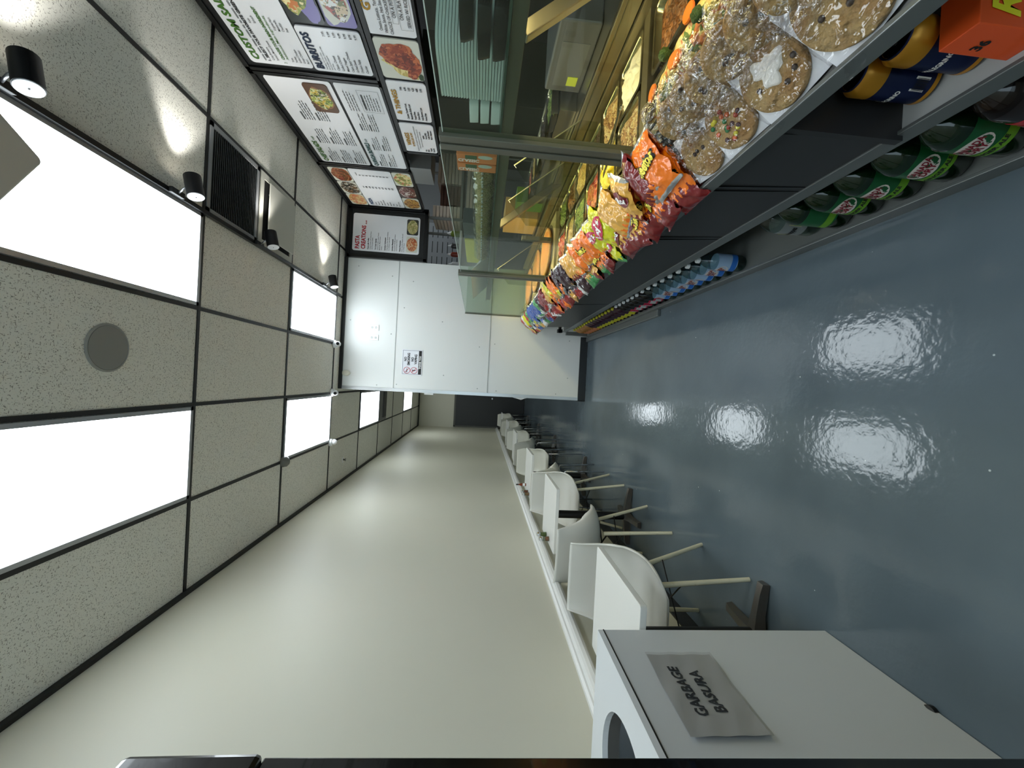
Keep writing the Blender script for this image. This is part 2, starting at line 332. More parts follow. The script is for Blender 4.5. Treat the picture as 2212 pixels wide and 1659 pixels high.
# track with four spot heads
tr = MB().box(.972-.013, .972+.013, .9, 5.25, CZ-.035, CZ-.007).build('light_track', mat('track_black', (16, 16, 17), .35))
tag(tr, 'long black lighting track running along the ceiling beside the LED panels', 'light track')
def spot(y, lab):
    t = thing('track_spotlight', lab, 'spotlight', (.972, y, CZ-.035), 0, 'black cylinder spotlights on the ceiling track')
    MB().box(-.016, .016, -.05, .05, -.022, -.001).build('track_adapter', M_dark, t, bevel=.003)
    MB().tube([(0, 0, -.02), (.02, -.01, -.05), (.035, -.012, -.075)], .006, 8).build('arm', mat('silver_arm', (150, 150, 152), .3, .8), t, smooth=True)
    ax = Vector((1, .12, .30)).normalized(); c = Vector((.045, -.0, -.10)); a = c-ax*.065; b = c+ax*.06
    hs = MB(); hs.tube([a, c+ax*.035], .043, 24); hs.tube([c+ax*.03, b], .043, 24, cap=False); hs.tube([c+ax*.03, b], .041, 24, cap=False); hs.build('housing', mat('spot_black', (17, 17, 18), .4), t, smooth='auto')
    cp_ = MB().tube([a-ax*.004, a+ax*.001], .040, 24).build('white_end_cap', mat('spot_white', (225, 225, 228), .4), t)
    MB().tube([a-ax*.0055, a-ax*.003], .003, 8).build('screw', M_dark, cp_)
    MB().tube([c+ax*.034, c+ax*.038], .036, 24).build('lens', mat('spot_lens', (255, 246, 230), .3, emit=6), t)
    L = bpy.data.lights.new('spot', 'SPOT'); L.energy = 10; L.spot_size = math.radians(75); L.spot_blend = .6; L.shadow_soft_size = .03; L.color = (1, .97, .92)
    lo = bpy.data.objects.new('spot_lamp', L); C.objects.link(lo); lo.parent = t; lo.location = b+ax*.01; lo.rotation_euler = (ax-Vector((0, 0, .25))).to_track_quat('-Z', 'Y').to_euler()
spot(1.60, 'nearest black cylinder spotlight, large beside the first LED panel')
spot(2.46, 'second black cylinder spotlight, just before the black louvred grille')
spot(3.33, 'third black cylinder spotlight, below the square plaque diffuser')
spot(4.68, 'farthest black cylinder spotlight, near the menu board corner')
# dome cameras
M_wp = mat('white_plastic', (232, 232, 232), .3)
def dome(x, y, rz, lab):
    t = thing('security_camera', lab, 'security camera', (x, y, CZ-.006), rz, 'small white turret cameras under the ceiling')
    MB().lathe([(.048, 0), (.05, -.012), (.042, -.03), (.03, -.034)], n=24).build('base', M_wp, t, smooth='auto')
    bl = MB(); bl.lathe([(.001, -.036), (.02, -.03), (.034, -.012), (.036, 0), (.034, .012), (.02, .03), (.001, .036)], (0, 0, 0), 20, Matrix.Translation((0, -.01, -.05)))
    e = bl.build('ball', M_wp, t, smooth=True)
    MB().tube([(0, -.038, -.056), (0, -.05, -.06)], .019, 16).build('lens', mat('cam_lens', (12, 12, 14), .15), e)
dome(.36, 5.17, .1, 'white turret camera by the corner of the LED panel nearest the menu corner')
dome(-.236, 5.17, -.1, 'white turret camera at the ceiling above the partition corner')
dome(-.85, 5.2, 2.6, 'white turret camera turned away towards the corridor, nearest the bare wall')
o = MB().lathe([(.05, 0), (.052, -.012), (.045, -.04), (.028, -.056), (.001, -.062)], n=24).build('smoked_dome_camera', mat('dome_grey', (105, 105, 100), .25), smooth='auto', loc=(-.85, 3.985, CZ-.006))
tag(o, 'grey dome camera on the ceiling at the near corner of an LED panel', 'security camera')
t = thing('fire_sprinkler', 'fire sprinkler head with white plate in the tile near the bare wall', 'sprinkler', (-1.17, 5.75, CZ))
MB().lathe([(.045, 0), (.045, -.004), (.03, -.008)], n=24).build('escutcheon', M_wp, t)
MB().lathe([(.012, -.005), (.01, -.03), (.022, -.034), (.022, -.037)], n=12).build('head', mat('steel_dark', (90, 90, 88), .3, .8), t)
o = MB().lathe([(.02, 0), (.022, -.03), (.012, -.045)], n=16).build('corridor_camera', M_dark, loc=(-.84, 12.5, CZ-.006)); tag(o, 'tiny dark camera at the far end of the corridor ceiling', 'security camera')
# ================================================================== PARTITION THINGS
def PW(x, z, d=0): return Vector((x, YP-d, z))
for x, lab in ((.62, 'white duplex wall outlet nearer the menu board'), (.49, 'white duplex wall outlet farther from the menu board')):
    t = thing('wall_outlet', lab, 'outlet', (x, YP, 2.817), group='pair of outlets on the partition')
    MB().box(-.038, .038, -.007, 0, -.06, .06).build('plate', M_wp, t, bevel=.002)
    for dz in (-.024, .024):
        rc = MB().lathe([(.016, 0), (.015, .003)], n=18, M=Matrix.Translation((0, -.007, dz)) @ Matrix.Rotation(math.pi/2, 4, 'X')).build('socket', mat('socket', (212, 214, 212), .4), t)
        MB().box(-.007, -.0045, -.0115, -.01, dz-.004, dz+.006).box(.0045, .007, -.0115, -.01, dz-.004, dz+.006).build('slots', M_dark, rc)
o = MB().lathe([(.045, 0), (.045, .012), (.036, .022), (.02, .025)], n=24, sy=1.0, M=Matrix.Translation((.015, YP, 3.14)) @ Matrix.Rotation(math.pi/2, 4, 'X') @ Matrix.Diagonal((.85, 1.2, 1, 1))).build('smoke_detector', mat('ivory', (214, 212, 196), .45), smooth='auto')
tag(o, 'small oval ivory detector high on the white partition', 'detector')
# no smoking sign
t = thing('no_smoking_sign', 'white sign reading no smoking no vaping with two red prohibition rings', 'sign', (.197, YP-.001, 2.312))
MB().box(-.165, .165, -.004, 0, -.13, .13).build('plate', mat('sign_white', (228, 230, 236), .35), t)
fs_ = lambda u, v: (u, -.0052, v)
b = MB()
for q in ((-.155, .155, .118, .121), (-.155, -.152, -.12, .12), (.152, .155, -.12, .12)): rect(b, *q, fs_)
rect(b, -.155, .155, -.12, -.082, fs_); b.build('black_band', M_dark, t)
b = MB(); f2 = lambda u, v: (u, -.0056, v)
for s, u, v in (('NO', .04, .072), ('SMOKING', .04, .03), ('NO', .04, -.018), ('VAPING', .04, -.06)): write(b, s, u, v, .03, f2, wid={'NO': .055, 'SMOKING': .16, 'VAPING': .13}[s], align='C', bold=True)
b.build('lettering', mat('ink', (25, 25, 28), .6), t)
b = MB(); write(b, 'THANK YOU', 0, -.113, .024, lambda u, v: (u, -.0058, v), wid=.17, align='C', bold=True); b.build('thank_you_lettering', M_wp, t)
b = MB(); sm = MB()
for v in (.062, -.028):
    c_ = (-.105, v)
    for i in range(24):
        a0, a1 = 2*math.pi*i/24, 2*math.pi*(i+1)/24
        b.add([f2(c_[0]+r*math.cos(a), c_[1]+r*math.sin(a)) for a, r in ((a0, .037), (a1, .037), (a1, .043), (a0, .043))], [(0, 1, 2, 3)])
    b.add([(p[0], -.0062, p[2]) for p in [f2(c_[0]-.03, c_[1]+.026), f2(c_[0]+.026, c_[1]-.03), f2(c_[0]+.03, c_[1]-.026), f2(c_[0]-.026, c_[1]+.03)]], [(0, 1, 2, 3)])
rect(sm, -.13, -.082, .058, .066, f2); rect(sm, -.126, -.121, .07, .082, f2); rect(sm, -.11, -.1, -.05, -.01, f2); rect(sm, -.118, -.092, -.016, -.008, f2)
b.build('prohibition_rings', mat('ring_red', (176, 40, 60), .5), t); sm.build('pictograms', MC['ink'], t)
# small white fixtures on corridor side of the partition
o = MB().box(-.215, -.192, YP+.02, YP+.09, 2.02, 2.14).build('door_buzzer', M_wp, bevel=.004); tag(o, 'small white box high on the partition edge beside the dark door', 'buzzer')
o = MB().poly([(-.192, YP+.03, .78), (-.192, YP+.03, .98), (-.222, YP+.03, .86)], (0, .05, 0)).build('paper_pocket', M_wp, bevel=.002); tag(o, 'small white wedge holder low on the partition edge', 'holder')
# corridor door
t = bpy.data.objects.new('door_1', None); C.objects.link(t); t.location = (-1.385, YD, 0); t['kind'] = 'structure'
MB().box(0, .95, -.045, -.002, .01, 2.1).build('door_leaf', mat('door_grey', (44, 45, 46), .4), t, bevel=.003)
f = MB(); f.box(-.045, 0, -.055, 0, 0, 2.15); f.box(.95, .995, -.055, 0, 0, 2.15); f.box(-.045, .995, -.055, 0, 2.1, 2.15); f.build('door_frame', mat('door_frame', (86, 86, 80), .5), t)
k = MB(); k.lathe([(.02, 0), (.012, .02), (.012, .03), (.028, .04), (.03, .055), (.02, .066)], n=20, M=Matrix.Translation((.86, -.045, 1.0)) @ Matrix.Rotation(math.pi/2, 4, 'X')); k.build('door_knob', mat('chrome', (210, 212, 214), .12, 1), t, smooth='auto')
# ================================================================== LEFT WALL: ledge rail
prof = [(0, .855), (.018, .855), (.03, .845), (.03, .835), (.052, .828), (.058, .815), (.058, .795), (.05, .782), (.032, .778), (.032, .768), (.015, .762), (0, .76)]
r_ = MB(); r_.poly([(XL+a, 1.0, z) for a, z in prof], (0, YD-1.0, 0))
o = r_.build('trim_chair_rail', mat('rail_white', (226, 226, 224), .25)); struct(o)
struct(MB().box(XL, XL+.014, 12.5, YD-.001, 0, .82).build('trim_rail_end', MC['rail_white']))
# ================================================================== GARBAGE BIN
M_can = mat('bin_laminate', (204, 208, 211), .28, bump=(300, .05, .001))
x0, x1, y0, y1, zt = -1.44, -.922, .74, 1.52, .93
t = thing('garbage_bin_cabinet', 'pale grey garbage cabinet with round hole on top and paper sign on its side', 'garbage bin', ((x0+x1)/2, (y0+y1)/2, 0))
a, b = (x1-x0)/2, (y1-y0)/2
bd = MB(); th = .02
ro = [(-a, -b), (a, -b), (a, b), (-a, b)]; ri = [(-a+th, -b+th), (a-th, -b+th), (a-th, b-th), (-a+th, b-th)]
bd.add([(p[0], p[1], z) for z in (.004, zt-.021) for rg in (ro, ri) for p in rg], [(i, (i+1) % 4, 8+(i+1) % 4, 8+i) for i in range(4)] + [(4+i, 4+(i+1) % 4, 12+(i+1) % 4, 12+i) for i in range(4)] + [(i, (i+1) % 4, 4+(i+1) % 4, 4+i) for i in range(4)] + [(8+i, 8+(i+1) % 4, 12+(i+1) % 4, 12+i) for i in range(4)])
bd.build('body', M_can, t)
# top with a round hole
tp = MB(); n = 48; cx, cyy, rr = -1.24-(x0+x1)/2, 1.2-(y0+y1)/2, .205
for zz, fl in ((zt, 0), (zt-.02, 1)):
    inn = [(cx+rr*math.cos(2*math.pi*i/n), cyy+rr*math.sin(2*math.pi*i/n)) for i in range(n)]; out = []
    for i in range(n):
        dx, dy = math.cos(2*math.pi*i/n), math.sin(2*math.pi*i/n); ks = []
        if dx > 1e-6: ks.append((a-cx)/dx)
        if dx < -1e-6: ks.append((-a-cx)/dx)
        if dy > 1e-6: ks.append((b-cyy)/dy)
        if dy < -1e-6: ks.append((-b-cyy)/dy)
        k = min(ks); out.append([cx+dx*k, cyy+dy*k])
    for qx in (-a, a):
        for qy in (-b, b):
            i = min(range(n), key=lambda i: (out[i][0]-qx)**2+(out[i][1]-qy)**2); out[i] = [qx, qy]
    tp.add([(p[0], p[1], zz) for p in inn+out], [(i, (i+1) % n, n+(i+1) % n, n+i) for i in range(n)])
tp.grid(lambda u, v: (cx+rr*math.cos(2*math.pi*u), cyy+rr*math.sin(2*math.pi*u), zt-v*.02), n, 2, closeu=True)
for q in (((-a, -b), (a, -b)), ((a, -b), (a, b)), ((a, b), (-a, b)), ((-a, b), (-a, -b))): tp.add([(q[0][0], q[0][1], zt-.02), (q[1][0], q[1][1], zt-.02), (q[1][0], q[1][1], zt), (q[0][0], q[0][1], zt)], [(0, 1, 2, 3)])
tp.build('top', mat('bin_top', (222, 226, 230), .22), t)
MB().grid(lambda u, v: (cx+(rr+.002)*math.cos(2*math.pi*u), cyy+(rr+.002)*math.sin(2*math.pi*u), zt-.002-v*.06), 48, 2, closeu=True).build('hole_collar', mat('collar_grey', (90, 90, 88), .5), t, smooth=True)
ed = MB(); ed.beam((a+.0005, -b, zt-.021), (a+.0005, b, zt-.021), .003, .004); ed.build('edge_seam', M_dark, t)
MB().lathe([(.02, 0), (.02, .014), (.012, .02)], n=16, M=Matrix.Translation((a-.012, .0, .002))).build('foot', M_dark, t)
MB().box(cx-.19, cx+.19, cyy-.2, cyy+.19, .06, .66).build('liner', mat('bag_black', (9, 9, 10), .35, bump=(30, .8, .02)), t)
# sign taped to its side
sg = thing('garbage_sign', 'wrinkled plastic-covered paper sign reading garbage and basura', 'sign', (x1+.006, 1.197, .702))
rnd = random.Random(5)
def sgf(u, v, d=0):
    uu, vv = u*2-1, v*2-1
    return (.003+.002*math.sin(uu*7+vv*3)*(1-abs(uu))+.0012*math.cos(vv*9+uu*4)+.003*uu*uu+d, uu*.163, vv*.113+uu*-.008)
MB().grid(sgf, 24, 18).build('paper', mat('paper_grey', (178, 178, 176), .35), sg, smooth=True)
MB().grid(lambda u, v: sgf(u*1.04-.02, v*1.04-.02, .004), 24, 18).build('plastic_sleeve', glassy('sleeve', (250, 250, 250), .35, .3), sg, smooth=True)
lt = MB(); fl = lambda u, v: (sgf(u/.326+.5, v/.226+.5)[0]+.0018, u, v)
write(lt, 'GARBAGE', -.098, .028, .032, fl, wid=.20, bold=True, shear=.08); write(lt, 'BASURA', -.085, -.032, .032, fl, wid=.17, bold=True, shear=.08)
lt.build('lettering', MC['ink'], sg)
# black frame at the very edge of view
t = thing('black_frame_stand', 'black metal frame stand beside the garbage cabinet at the very edge', 'stand', (-.70, .675, 0))
M_bk = mat('black_gloss', (6, 6, 7), .25, coat=.3)
MB().poly([(-.12, -.025, 0), (.024, -.025, 0), (.063, -.025, 1.75), (-.12, -.025, 1.75)], (0, .05, 0)).build('post', M_bk, t, bevel=.003)
MB().box(-.12, .072, -.03, .026, 1.75, 1.965).build('top_box', M_bk, t, bevel=.01)
o = MB().tube([(XL+.004+.02*math.sin(i*.5), .80+.02*math.cos(i*.5), .985+.0*i) for i in range(13)], .003, 6).build('wire_loop', MC['steel_dark']); tag(o, 'small wire loop on the wall above the garbage cabinet', 'wire loop')
# ================================================================== TABLES
M_top = mat('table_white', (228, 228, 224), .25); M_iron = mat('cast_iron', (104, 104, 102), .3, .7, noise=(14, .4, (104, 88, 72)))
def table(y0, y1, lab):
    t = thing('cafe_table', lab, 'table', (-1.148, (y0+y1)/2, 0), 0, 'white two-seat tables along the cream wall')
    h = (y1-y0)/2
    MB().poly([(p[0], p[1], .722) for p in rrect_pts(-.245, .295, -h, h, .012, 3)], (0, 0, .028)).build('tabletop', M_top, t, bevel=.003)
    MB().tube([(0, 0, .04), (0, 0, .71)], .034, 20).build('pedestal', M_dark, t, smooth='auto')
    MB().box(-.16, .16, -.16, .16, .705, .722).build('mounting_plate', M_dark, t)
    b = MB(); 
    for dx, dy in ((1, 0), (-1, 0), (0, 1), (0, -1)):
        L = .25; s = Vector((-dy, dx, 0)); d = Vector((dx, dy, 0)); pr = []
        secs = [(0, .04, .075), (.1, .026, .06), (.2, .022, .045), (L, .027, .035)]
        vs = []
        for q, wd, hh in secs:
            p = d*q; zb = .004 if q > .18 else .018
            vs += [p-s*wd+Vector((0, 0, zb)), p+s*wd+Vector((0, 0, zb)), p+s*wd*.75+Vector((0, 0, hh)), p-s*wd*.75+Vector((0, 0, hh))]
        b.add(vs, [(i*4+j, i*4+(j+1) % 4, i*4+4+(j+1) % 4, i*4+4+j) for i in range(3) for j in range(4)] + [(3, 2, 1, 0), (12, 13, 14, 15)])
    b.build('spider_base', M_iron, t, bevel=.006, smooth='auto')
    return t
tabs = [(1.56, 2.154, 'nearest white cafe table, beside the garbage cabinet'), (3.31, 3.89, 'second white cafe table, with shakers on its wall side'),
        (4.87, 5.46, 'third white cafe table, with a brown bottle by the wall'), (7.0, 7.58, 'fourth white cafe table along the wall'),
        (9.0, 9.58, 'fifth white cafe table along the wall'), (11.15, 11.73, 'last white cafe table before the dark door')]
for y0, y1, lab in tabs: table(y0, y1, lab)
# ================================================================== CHAIRS
M_shell = mat('shell_white', (222, 221, 214), .22); M_shell2 = mat('shell_cream', (214, 213, 202), .28); M_leg = mat('leg_cream', (206, 202, 178), .4, noise=(30, .4, (170, 160, 130), .6, .7))
M_chr = mat('chair_chrome', (190, 192, 194), .1, 1)
def catmull(pts, t):
    n = len(pts)-1; s = min(max(t*n, 0), n-1e-6); i = int(s); f = s-i
    P = [pts[max(i-1, 0)], pts[i], pts[i+1], pts[min(i+2, n)]]
    return tuple(.5*((2*P[1][k]) + (-P[0][k]+P[2][k])*f + (2*P[0][k]-5*P[1][k]+4*P[2][k]-P[3][k])*f*f + (-P[0][k]+3*P[1][k]-3*P[2][k]+P[3][k])*f**3) for k in range(len(P[0])))
def shell(kind):
    # (y forward, z, half width, side lift)   rear at -y
    if kind == 'A': pts = [(-.25, .83, .20, .02), (-.245, .75, .21, .05), (-.235, .66, .225, .08), (-.205, .57, .24, .11), (-.13, .49, .25, .12), (-.02, .455, .255, .09), (.10, .45, .245, .055), (.19, .452, .205, .03), (.245, .44, .12, .01)]
    else: pts = [(-.24, .82, .165, .0), (-.225, .74, .19, .015), (-.205, .65, .2, .04), (-.185, .56, .205, .10), (-.12, .475, .21, .13), (-.02, .45, .225, .10), (.09, .452, .235, .05), (.18, .455, .22, .02), (.225, .435, .18, 0)]
    def fn(u, v):
        y, z, hw, lf = catmull(pts, u); a = v*2-1
        # normal in profile plane
        e = .01; y2, z2, _, _ = catmull(pts, min(u+e, 1)); y1_, z1_, _, _ = catmull(pts, max(u-e, 0)); d = Vector((y2-y1_, z2-z1_)).normalized(); nx, nz = -d.y, d.x
        k = abs(a)**2.4*lf
        x = hw*math.sin(a*math.pi/2*.999)
        return (x, y+max(nx, 0)*k, z+abs(nz)*k)
    return fn
def chair(kind, x, y, rz, lab):
    t = thing('shell_chair' if kind == 'A' else 'chrome_leg_chair', lab, 'chair', (x, y, 0), rz, 'white plastic shell chairs at the wall tables')
    MB().grid(shell(kind), 30, 19).build('seat_shell', M_shell if kind == 'A' else M_shell2, t, smooth=True, solid=.009)
    if kind == 'A':
        for sx_, sy_ in ((1, 1), (-1, 1), (1, -1), (-1, -1)):
            MB().tube([(sx_*.12, sy_*.11-.0, .45), (sx_*.205, sy_*.225-.02, .0)], .0145, 12, .011).build('leg', M_leg, t, smooth='auto')
        m = MB(); m.tube([(-.12, -.11, .425), (.12, .11, .425)], .006, 8); m.tube([(.12, -.11, .42), (-.12, .11, .42)], .006, 8); m.tube([(-.15, -.14, .30), (.15, .13, .30)], .004, 6); m.tube([(.15, -.14, .305), (-.15, .13, .305)], .004, 6)
        m.build('cross_braces', M_dark, t)
    else:
        for sx_ in (1, -1):
            for sy_ in (1, -1):
                lg = MB().tube([(sx_*.13, sy_*.10, .437), (sx_*.175, sy_*.15, .436), (sx_*.19, sy_*.165, .42), (sx_*.21, sy_*.20, .0)], .0085, 10).build('leg', M_chr, t, smooth=True)
        m = MB(); m.tube([(-.14, -.1, .435), (-.14, .1, .435)], .008, 8); m.tube([(.14, -.1, .435), (.14, .1, .435)], .008, 8); m.build('under_frame', M_chr, t)
    return t
PI = math.pi
chair('A', -1.145, 2.185, PI, 'white shell chair facing the viewer at the nearest table')
chair('A', -1.185, 3.08, -.12, 'white shell chair seen from behind at the second table')
chair('A', -1.125, 4.0, PI, 'white shell chair facing the viewer behind the second table')
far = [(4.62, 0, 'white shell chair with chrome legs, back to the viewer, at the third table'), (5.72, PI, 'white chrome-legged chair facing the viewer behind the third table'),
       (6.74, 0, 'white chrome-legged chair, back to the viewer, before the fourth table'), (7.85, PI, 'white chrome-legged chair facing the viewer behind the fourth table'),
       (8.72, 0, 'white chrome-legged chair, back to the viewer, before the fifth table'), (9.85, PI, 'white chrome-legged chair facing the viewer behind the fifth table'),
       (10.85, 0, 'white chrome-legged chair, back to the viewer, before the last table'), (12.05, PI, 'farthest white chrome-legged chair facing the viewer near the dark door')]
first = None
for y, rz, lab in far:
    if first is None: first = chair('B', -1.14, y, rz, lab)
    else:
        c = copy_tree(first); c.location = (-1.14, y, 0); c.rotation_euler = (0, 0, rz); c['label'] = lab
# shakers and bottle
def shaker(x, y, z, rgb, lab, fillh=.05):
    t = thing('glass_shaker', lab, 'shaker', (x, y, z), 0, 'glass shakers with steel lids on the cafe tables')
    MB().lathe([(.021, 0), (.023, .006), (.019, .04), (.02, .062)], n=16).build('glass', glassy('jar_glass', (225, 232, 228), .2), t, smooth='auto')
    MB().lathe([(.018, .004), (.0185, .006), (.0165, fillh*.8), (.0165, fillh)], n=14).build('contents', mat('spice_%d_%d_%d' % rgb, rgb, .9, bump=(300, .8, .002)), t)
    MB().lathe([(.021, .06), (.022, .072), (.019, .084), (.01, .09), (.001, .091)], n=16).build('lid', MC['chrome'], t, smooth='auto')
for p in [(-1.355, 3.66, (104, 116, 62), 'shaker of green oregano on the second table'), (-1.345, 3.53, (150, 96, 66), 'shaker of red pepper flakes on the second table', .03),
          (-1.345, 5.06, (124, 62, 34), 'full shaker of dark pepper flakes on the third table'), (-1.345, 4.95, (150, 110, 80), 'shaker of brown spice on the third table')]:
    shaker(p[0], p[1], .7505, p[2], p[3], *(p[4:] or ()))
t = thing('sauce_bottle', 'small brown hot sauce bottle with dark cap on the third table', 'bottle', (-1.32, 5.3, .7505))
MB().lathe([(.018, 0), (.019, .05), (.016, .07), (.008, .09), (.008, .105)], n=14).build('bottle', mat('sauce_red', (116, 50, 24), .15), t, smooth='auto')
MB().lathe([(.0195, .015), (.0195, .045)], n=14).build('label', M_wp, t); MB().lathe([(.01, .1), (.01, .125), (.007, .13)], n=12).build('cap', M_dark, t)
# ================================================================== MENU BOARDS
XM = 2.145
M_board = mat('board_black', (26, 27, 28), .35); M_pan = mat('menu_white', (226, 228, 232), .25)
def fnm(d): return lambda u, v: (XM-d, -u, v)      # reader's right is towards the viewer (-y)
def cyl_txt(mats, parent, name, items, d=.0125):
    mb = MB()
    for it in items: write(mb, *it[:4], fnm(d), **(it[4] if len(it) > 4 else {}))
    return mb.build(name, mats, parent)
INK = MC['ink']; GRN = mat('ink_green', (62, 106, 30), .6); NVY = mat('ink_navy', (24, 40, 66), .6); GLD = mat('ink_gold', (172, 130, 34), .6); RED = mat('ink_red', (170, 22, 38), .6); TEAL = mat('ink_teal', (30, 78, 74), .6)
def board(name, lab, y0, y1, z0, z1, x=XM):
    t = thing(name, lab, 'menu board', (0, 0, 0), group='wall menu boards')
    f = MB(); f.box(x+.002, x+.05, y0, y1, z0, z1); f.build('backing', M_board, t)
    f = MB()
    for q in ((y0, y0+.03, z0, z1), (y1-.03, y1, z0, z1), (y0, y1, z1-.035, z1), (y0, y1, z0, z0+.02)): f.box(x-.012, x+.002, *q)
    f.build('frame', mat('frame_black', (12, 12, 13), .3), t, bevel=.002); return t
def pan(t, nm, y0, y1, z0, z1, m=None, d=.0, r=.025): # y0<y1
    return panel(nm, m or M_pan, t, lambda u, v: (XM-d, -u, v), -y1, -y0, z0, z1, r, (-1, 0, 0), .008)
R1 = random.Random(3)
W = dict
# ---- near board: custom salads, burritos, two photos
bA = board('menu_board', 'nearest tall black menu board with salad and burrito panels', 1.9, 3.075, 2.262, 3.2)
p = pan(bA, 'salad_panel', 1.95, 3.0, 2.702, 3.119)
cyl_txt(GRN, p, 'title_lettering', [('CUSTOM SALADS', -2.965, 3.045, .042, W(wid=.60, bold=True, shear=.1)), ('2', -2.975, 2.872, .018), ('CHOOSE YOUR MAIN INGREDIENT', -2.94, 2.872, .018, W(wid=.40, bold=True)), ('Additional Main Ingredients', -2.94, 2.845, .016, W(wid=.34))])
cyl_txt(INK, p, 'body_lettering', [('1. SELECT YOUR FAVORITE GREENS', -2.965, 2.975, .018, W(wid=.47, bold=True)), ('Crisp Romaine', -2.955, 2.945, .014), ('Spinach Mixed Greens', -2.955, 2.918, .014), ('Kale', -2.66, 2.945, .014), ('Spinach', -2.66, 2.918, .014),
    ('Tuna', -2.955, 2.815, .014), ('Turkey', -2.955, 2.790, .014), ('Grilled Chicken', -2.955, 2.765, .014), ('Crispy Chicken', -2.955, 2.740, .014), ('Bacon', -2.955, 2.716, .013),
    ('Virginia Ham', -2.70, 2.815, .014), ('Mozzarella', -2.70, 2.790, .014), ('Cheddar', -2.70, 2.765, .014), ('Feta', -2.70, 2.740, .014)])
fx = MB(); fake_lines(fx, -2.965, 3.005, 1, .75, .016, .03, fnm(.0125), R1); fake_lines(fx, -2.4, 2.97, 8, .4, .012, .03, fnm(.0125), R1); fx.build('small_print', mat('ink_grey', (120, 122, 124), .6), p)
p = pan(bA, 'burrito_panel', 2.643, 3.012, 2.294, 2.694)
cyl_txt(NVY, p, 'title_lettering', [('BURRITOS', -2.985, 2.625, .047, W(wid=.30, bold=True, shear=.08))])
its = ['Classic Cheese', 'Grilled Chicken', 'Mixed Veggies', 'Cajun Spicy Chicken', 'Grilled Steak', 'Chicken Fajita', 'Churizo']; prs = ['7.99', '9.99', '9.99', '9.99', '9.99', '8.99', '9.99']
cyl_txt(INK, p, 'body_lettering', [(s, -2.985, 2.518-i*.033, .0165) for i, s in enumerate(its)] + [(s, -2.70, 2.518-i*.033, .0165) for i, s in enumerate(prs)] + [('Pinto Beans, Rice, Sour Cream,', -2.985, 2.60, .009), ('Pico De Gallo, Cheddar Cheese and Salsa', -2.985, 2.583, .009), ('Extra Pico and Guacamole', -2.985, 2.566, .009), ('Jack Cheese', -2.985, 2.549, .009)])
PH = lambda n, cols, sc, **k: ramp_mat('photo_'+n, cols, sc, .3, **k)
ph_wrap = PH('wrap', [(196, 176, 110), (150, 160, 80), (214, 204, 170), (200, 120, 60), (104, 120, 60), (226, 214, 160)], 26, distort=.12)
ph_gyro = PH('gyro', [(200, 200, 196), (120, 124, 84), (80, 70, 62), (210, 190, 160), (176, 84, 70), (226, 228, 226)], 34, distort=.12)
ph_wings = PH('wings', [(134, 52, 26), (164, 74, 36), (102, 34, 18), (188, 104, 60), (146, 60, 28)], 30, distort=.15)
ph_fries = PH('fries', [(206, 190, 110), (222, 208, 140), (190, 168, 90)], 50, stretch=(1, .4, 1.4))
ph_salad = PH('salad', [(96, 122, 40), (160, 176, 80), (206, 206, 150), (60, 70, 30), (200, 196, 180), (196, 170, 70)], 40, distort=.12)
ph_plate = mat('photo_plate', (206, 208, 196), .3); ph_lav = mat('photo_lavender', (128, 120, 176), .3)
def picture(t, nm, y0, y1, z0, z1, bg, spots, d=0):
    """printed photo: background sheet with food shapes printed on it"""
    p = pan(t, nm, y0, y1, z0, z1, bg, d)
    for k, (cy_, cz, ry, rz, m, ang) in enumerate(spots):
        mb = MB(); pts = []
        for i in range(28):
            a_ = 2*PI*i/28; q = 1+.07*math.sin(a_*5+k)+.04*math.sin(a_*9+k*2)
            uu, vv = ry*math.cos(a_)*q, rz*math.sin(a_)*q; uu, vv = uu*math.cos(ang)-vv*math.sin(ang), uu*math.sin(ang)+vv*math.cos(ang)
            yy = min(max(cy_+uu, y0+.006), y1-.006); zz = min(max(cz+vv, z0+.006), z1-.006); pts.append((XM-d-.0082-.0006*k, yy, zz))
        mb.add(pts, [tuple(range(28))]); mb.build('printed_food', m, p)
    return p
picture(bA, 'wrap_photo', 2.25, 2.617, 2.485, 2.694, mat('photo_dark', (44, 48, 46), .3), [(2.40, 2.60, .15, .09, ph_plate, .1), (2.50, 2.54, .12, .05, ph_lav, 0), (2.42, 2.60, .14, .07, ph_wrap, .3), (2.36, 2.63, .07, .05, mat('photo_soup', (206, 172, 90), .3), 0)])
picture(bA, 'gyro_photo', 2.25, 2.617, 2.29, 2.47, ph_lav, [(2.42, 2.39, .18, .10, ph_plate, .1), (2.42, 2.39, .15, .07, ph_gyro, -.2)])
# ---- lower row board
bL = board('menu_board_lower', 'long low black menu board with gyro, wings and sides panels', 1.9, 3.985, 1.912, 2.258, XM)
p = pan(bL, 'gyro_panel', 2.1, 2.636, 1.93, 2.237)
cyl_txt(GLD, p, 'title_lettering', [('GYROS', -2.47, 2.175, .045, W(wid=.24, bold=True))])
cyl_txt(INK, p, 'body_lettering', [('Onion, Lettuce, Tomato', -2.60, 2.135, .019), ('White Sauce, Hot Sauce', -2.615, 2.105, .019), ('CHOICE OF CHICKEN', -2.62, 2.072, .019), ('ON A PITA', -2.50, 2.036, .022), ('ON A PLATE', -2.51, 1.992, .022), ('SERVED W/ RICE', -2.56, 1.955, .02)])
fx = MB(); g_ = fnm(.0124)
for v0, v1, u0, u1 in ((2.026, 2.062, -2.54, -2.2), (1.945, 2.02, -2.58, -2.15)):
    rect(fx, u0, u1, v1-.0015, v1, g_); rect(fx, u0, u1, v0, v0+.0015, g_); rect(fx, u0, u0+.0015, v0, v1, g_); rect(fx, u1-.0015, u1, v0, v1, g_)
fx.build('outline_boxes', INK, p)
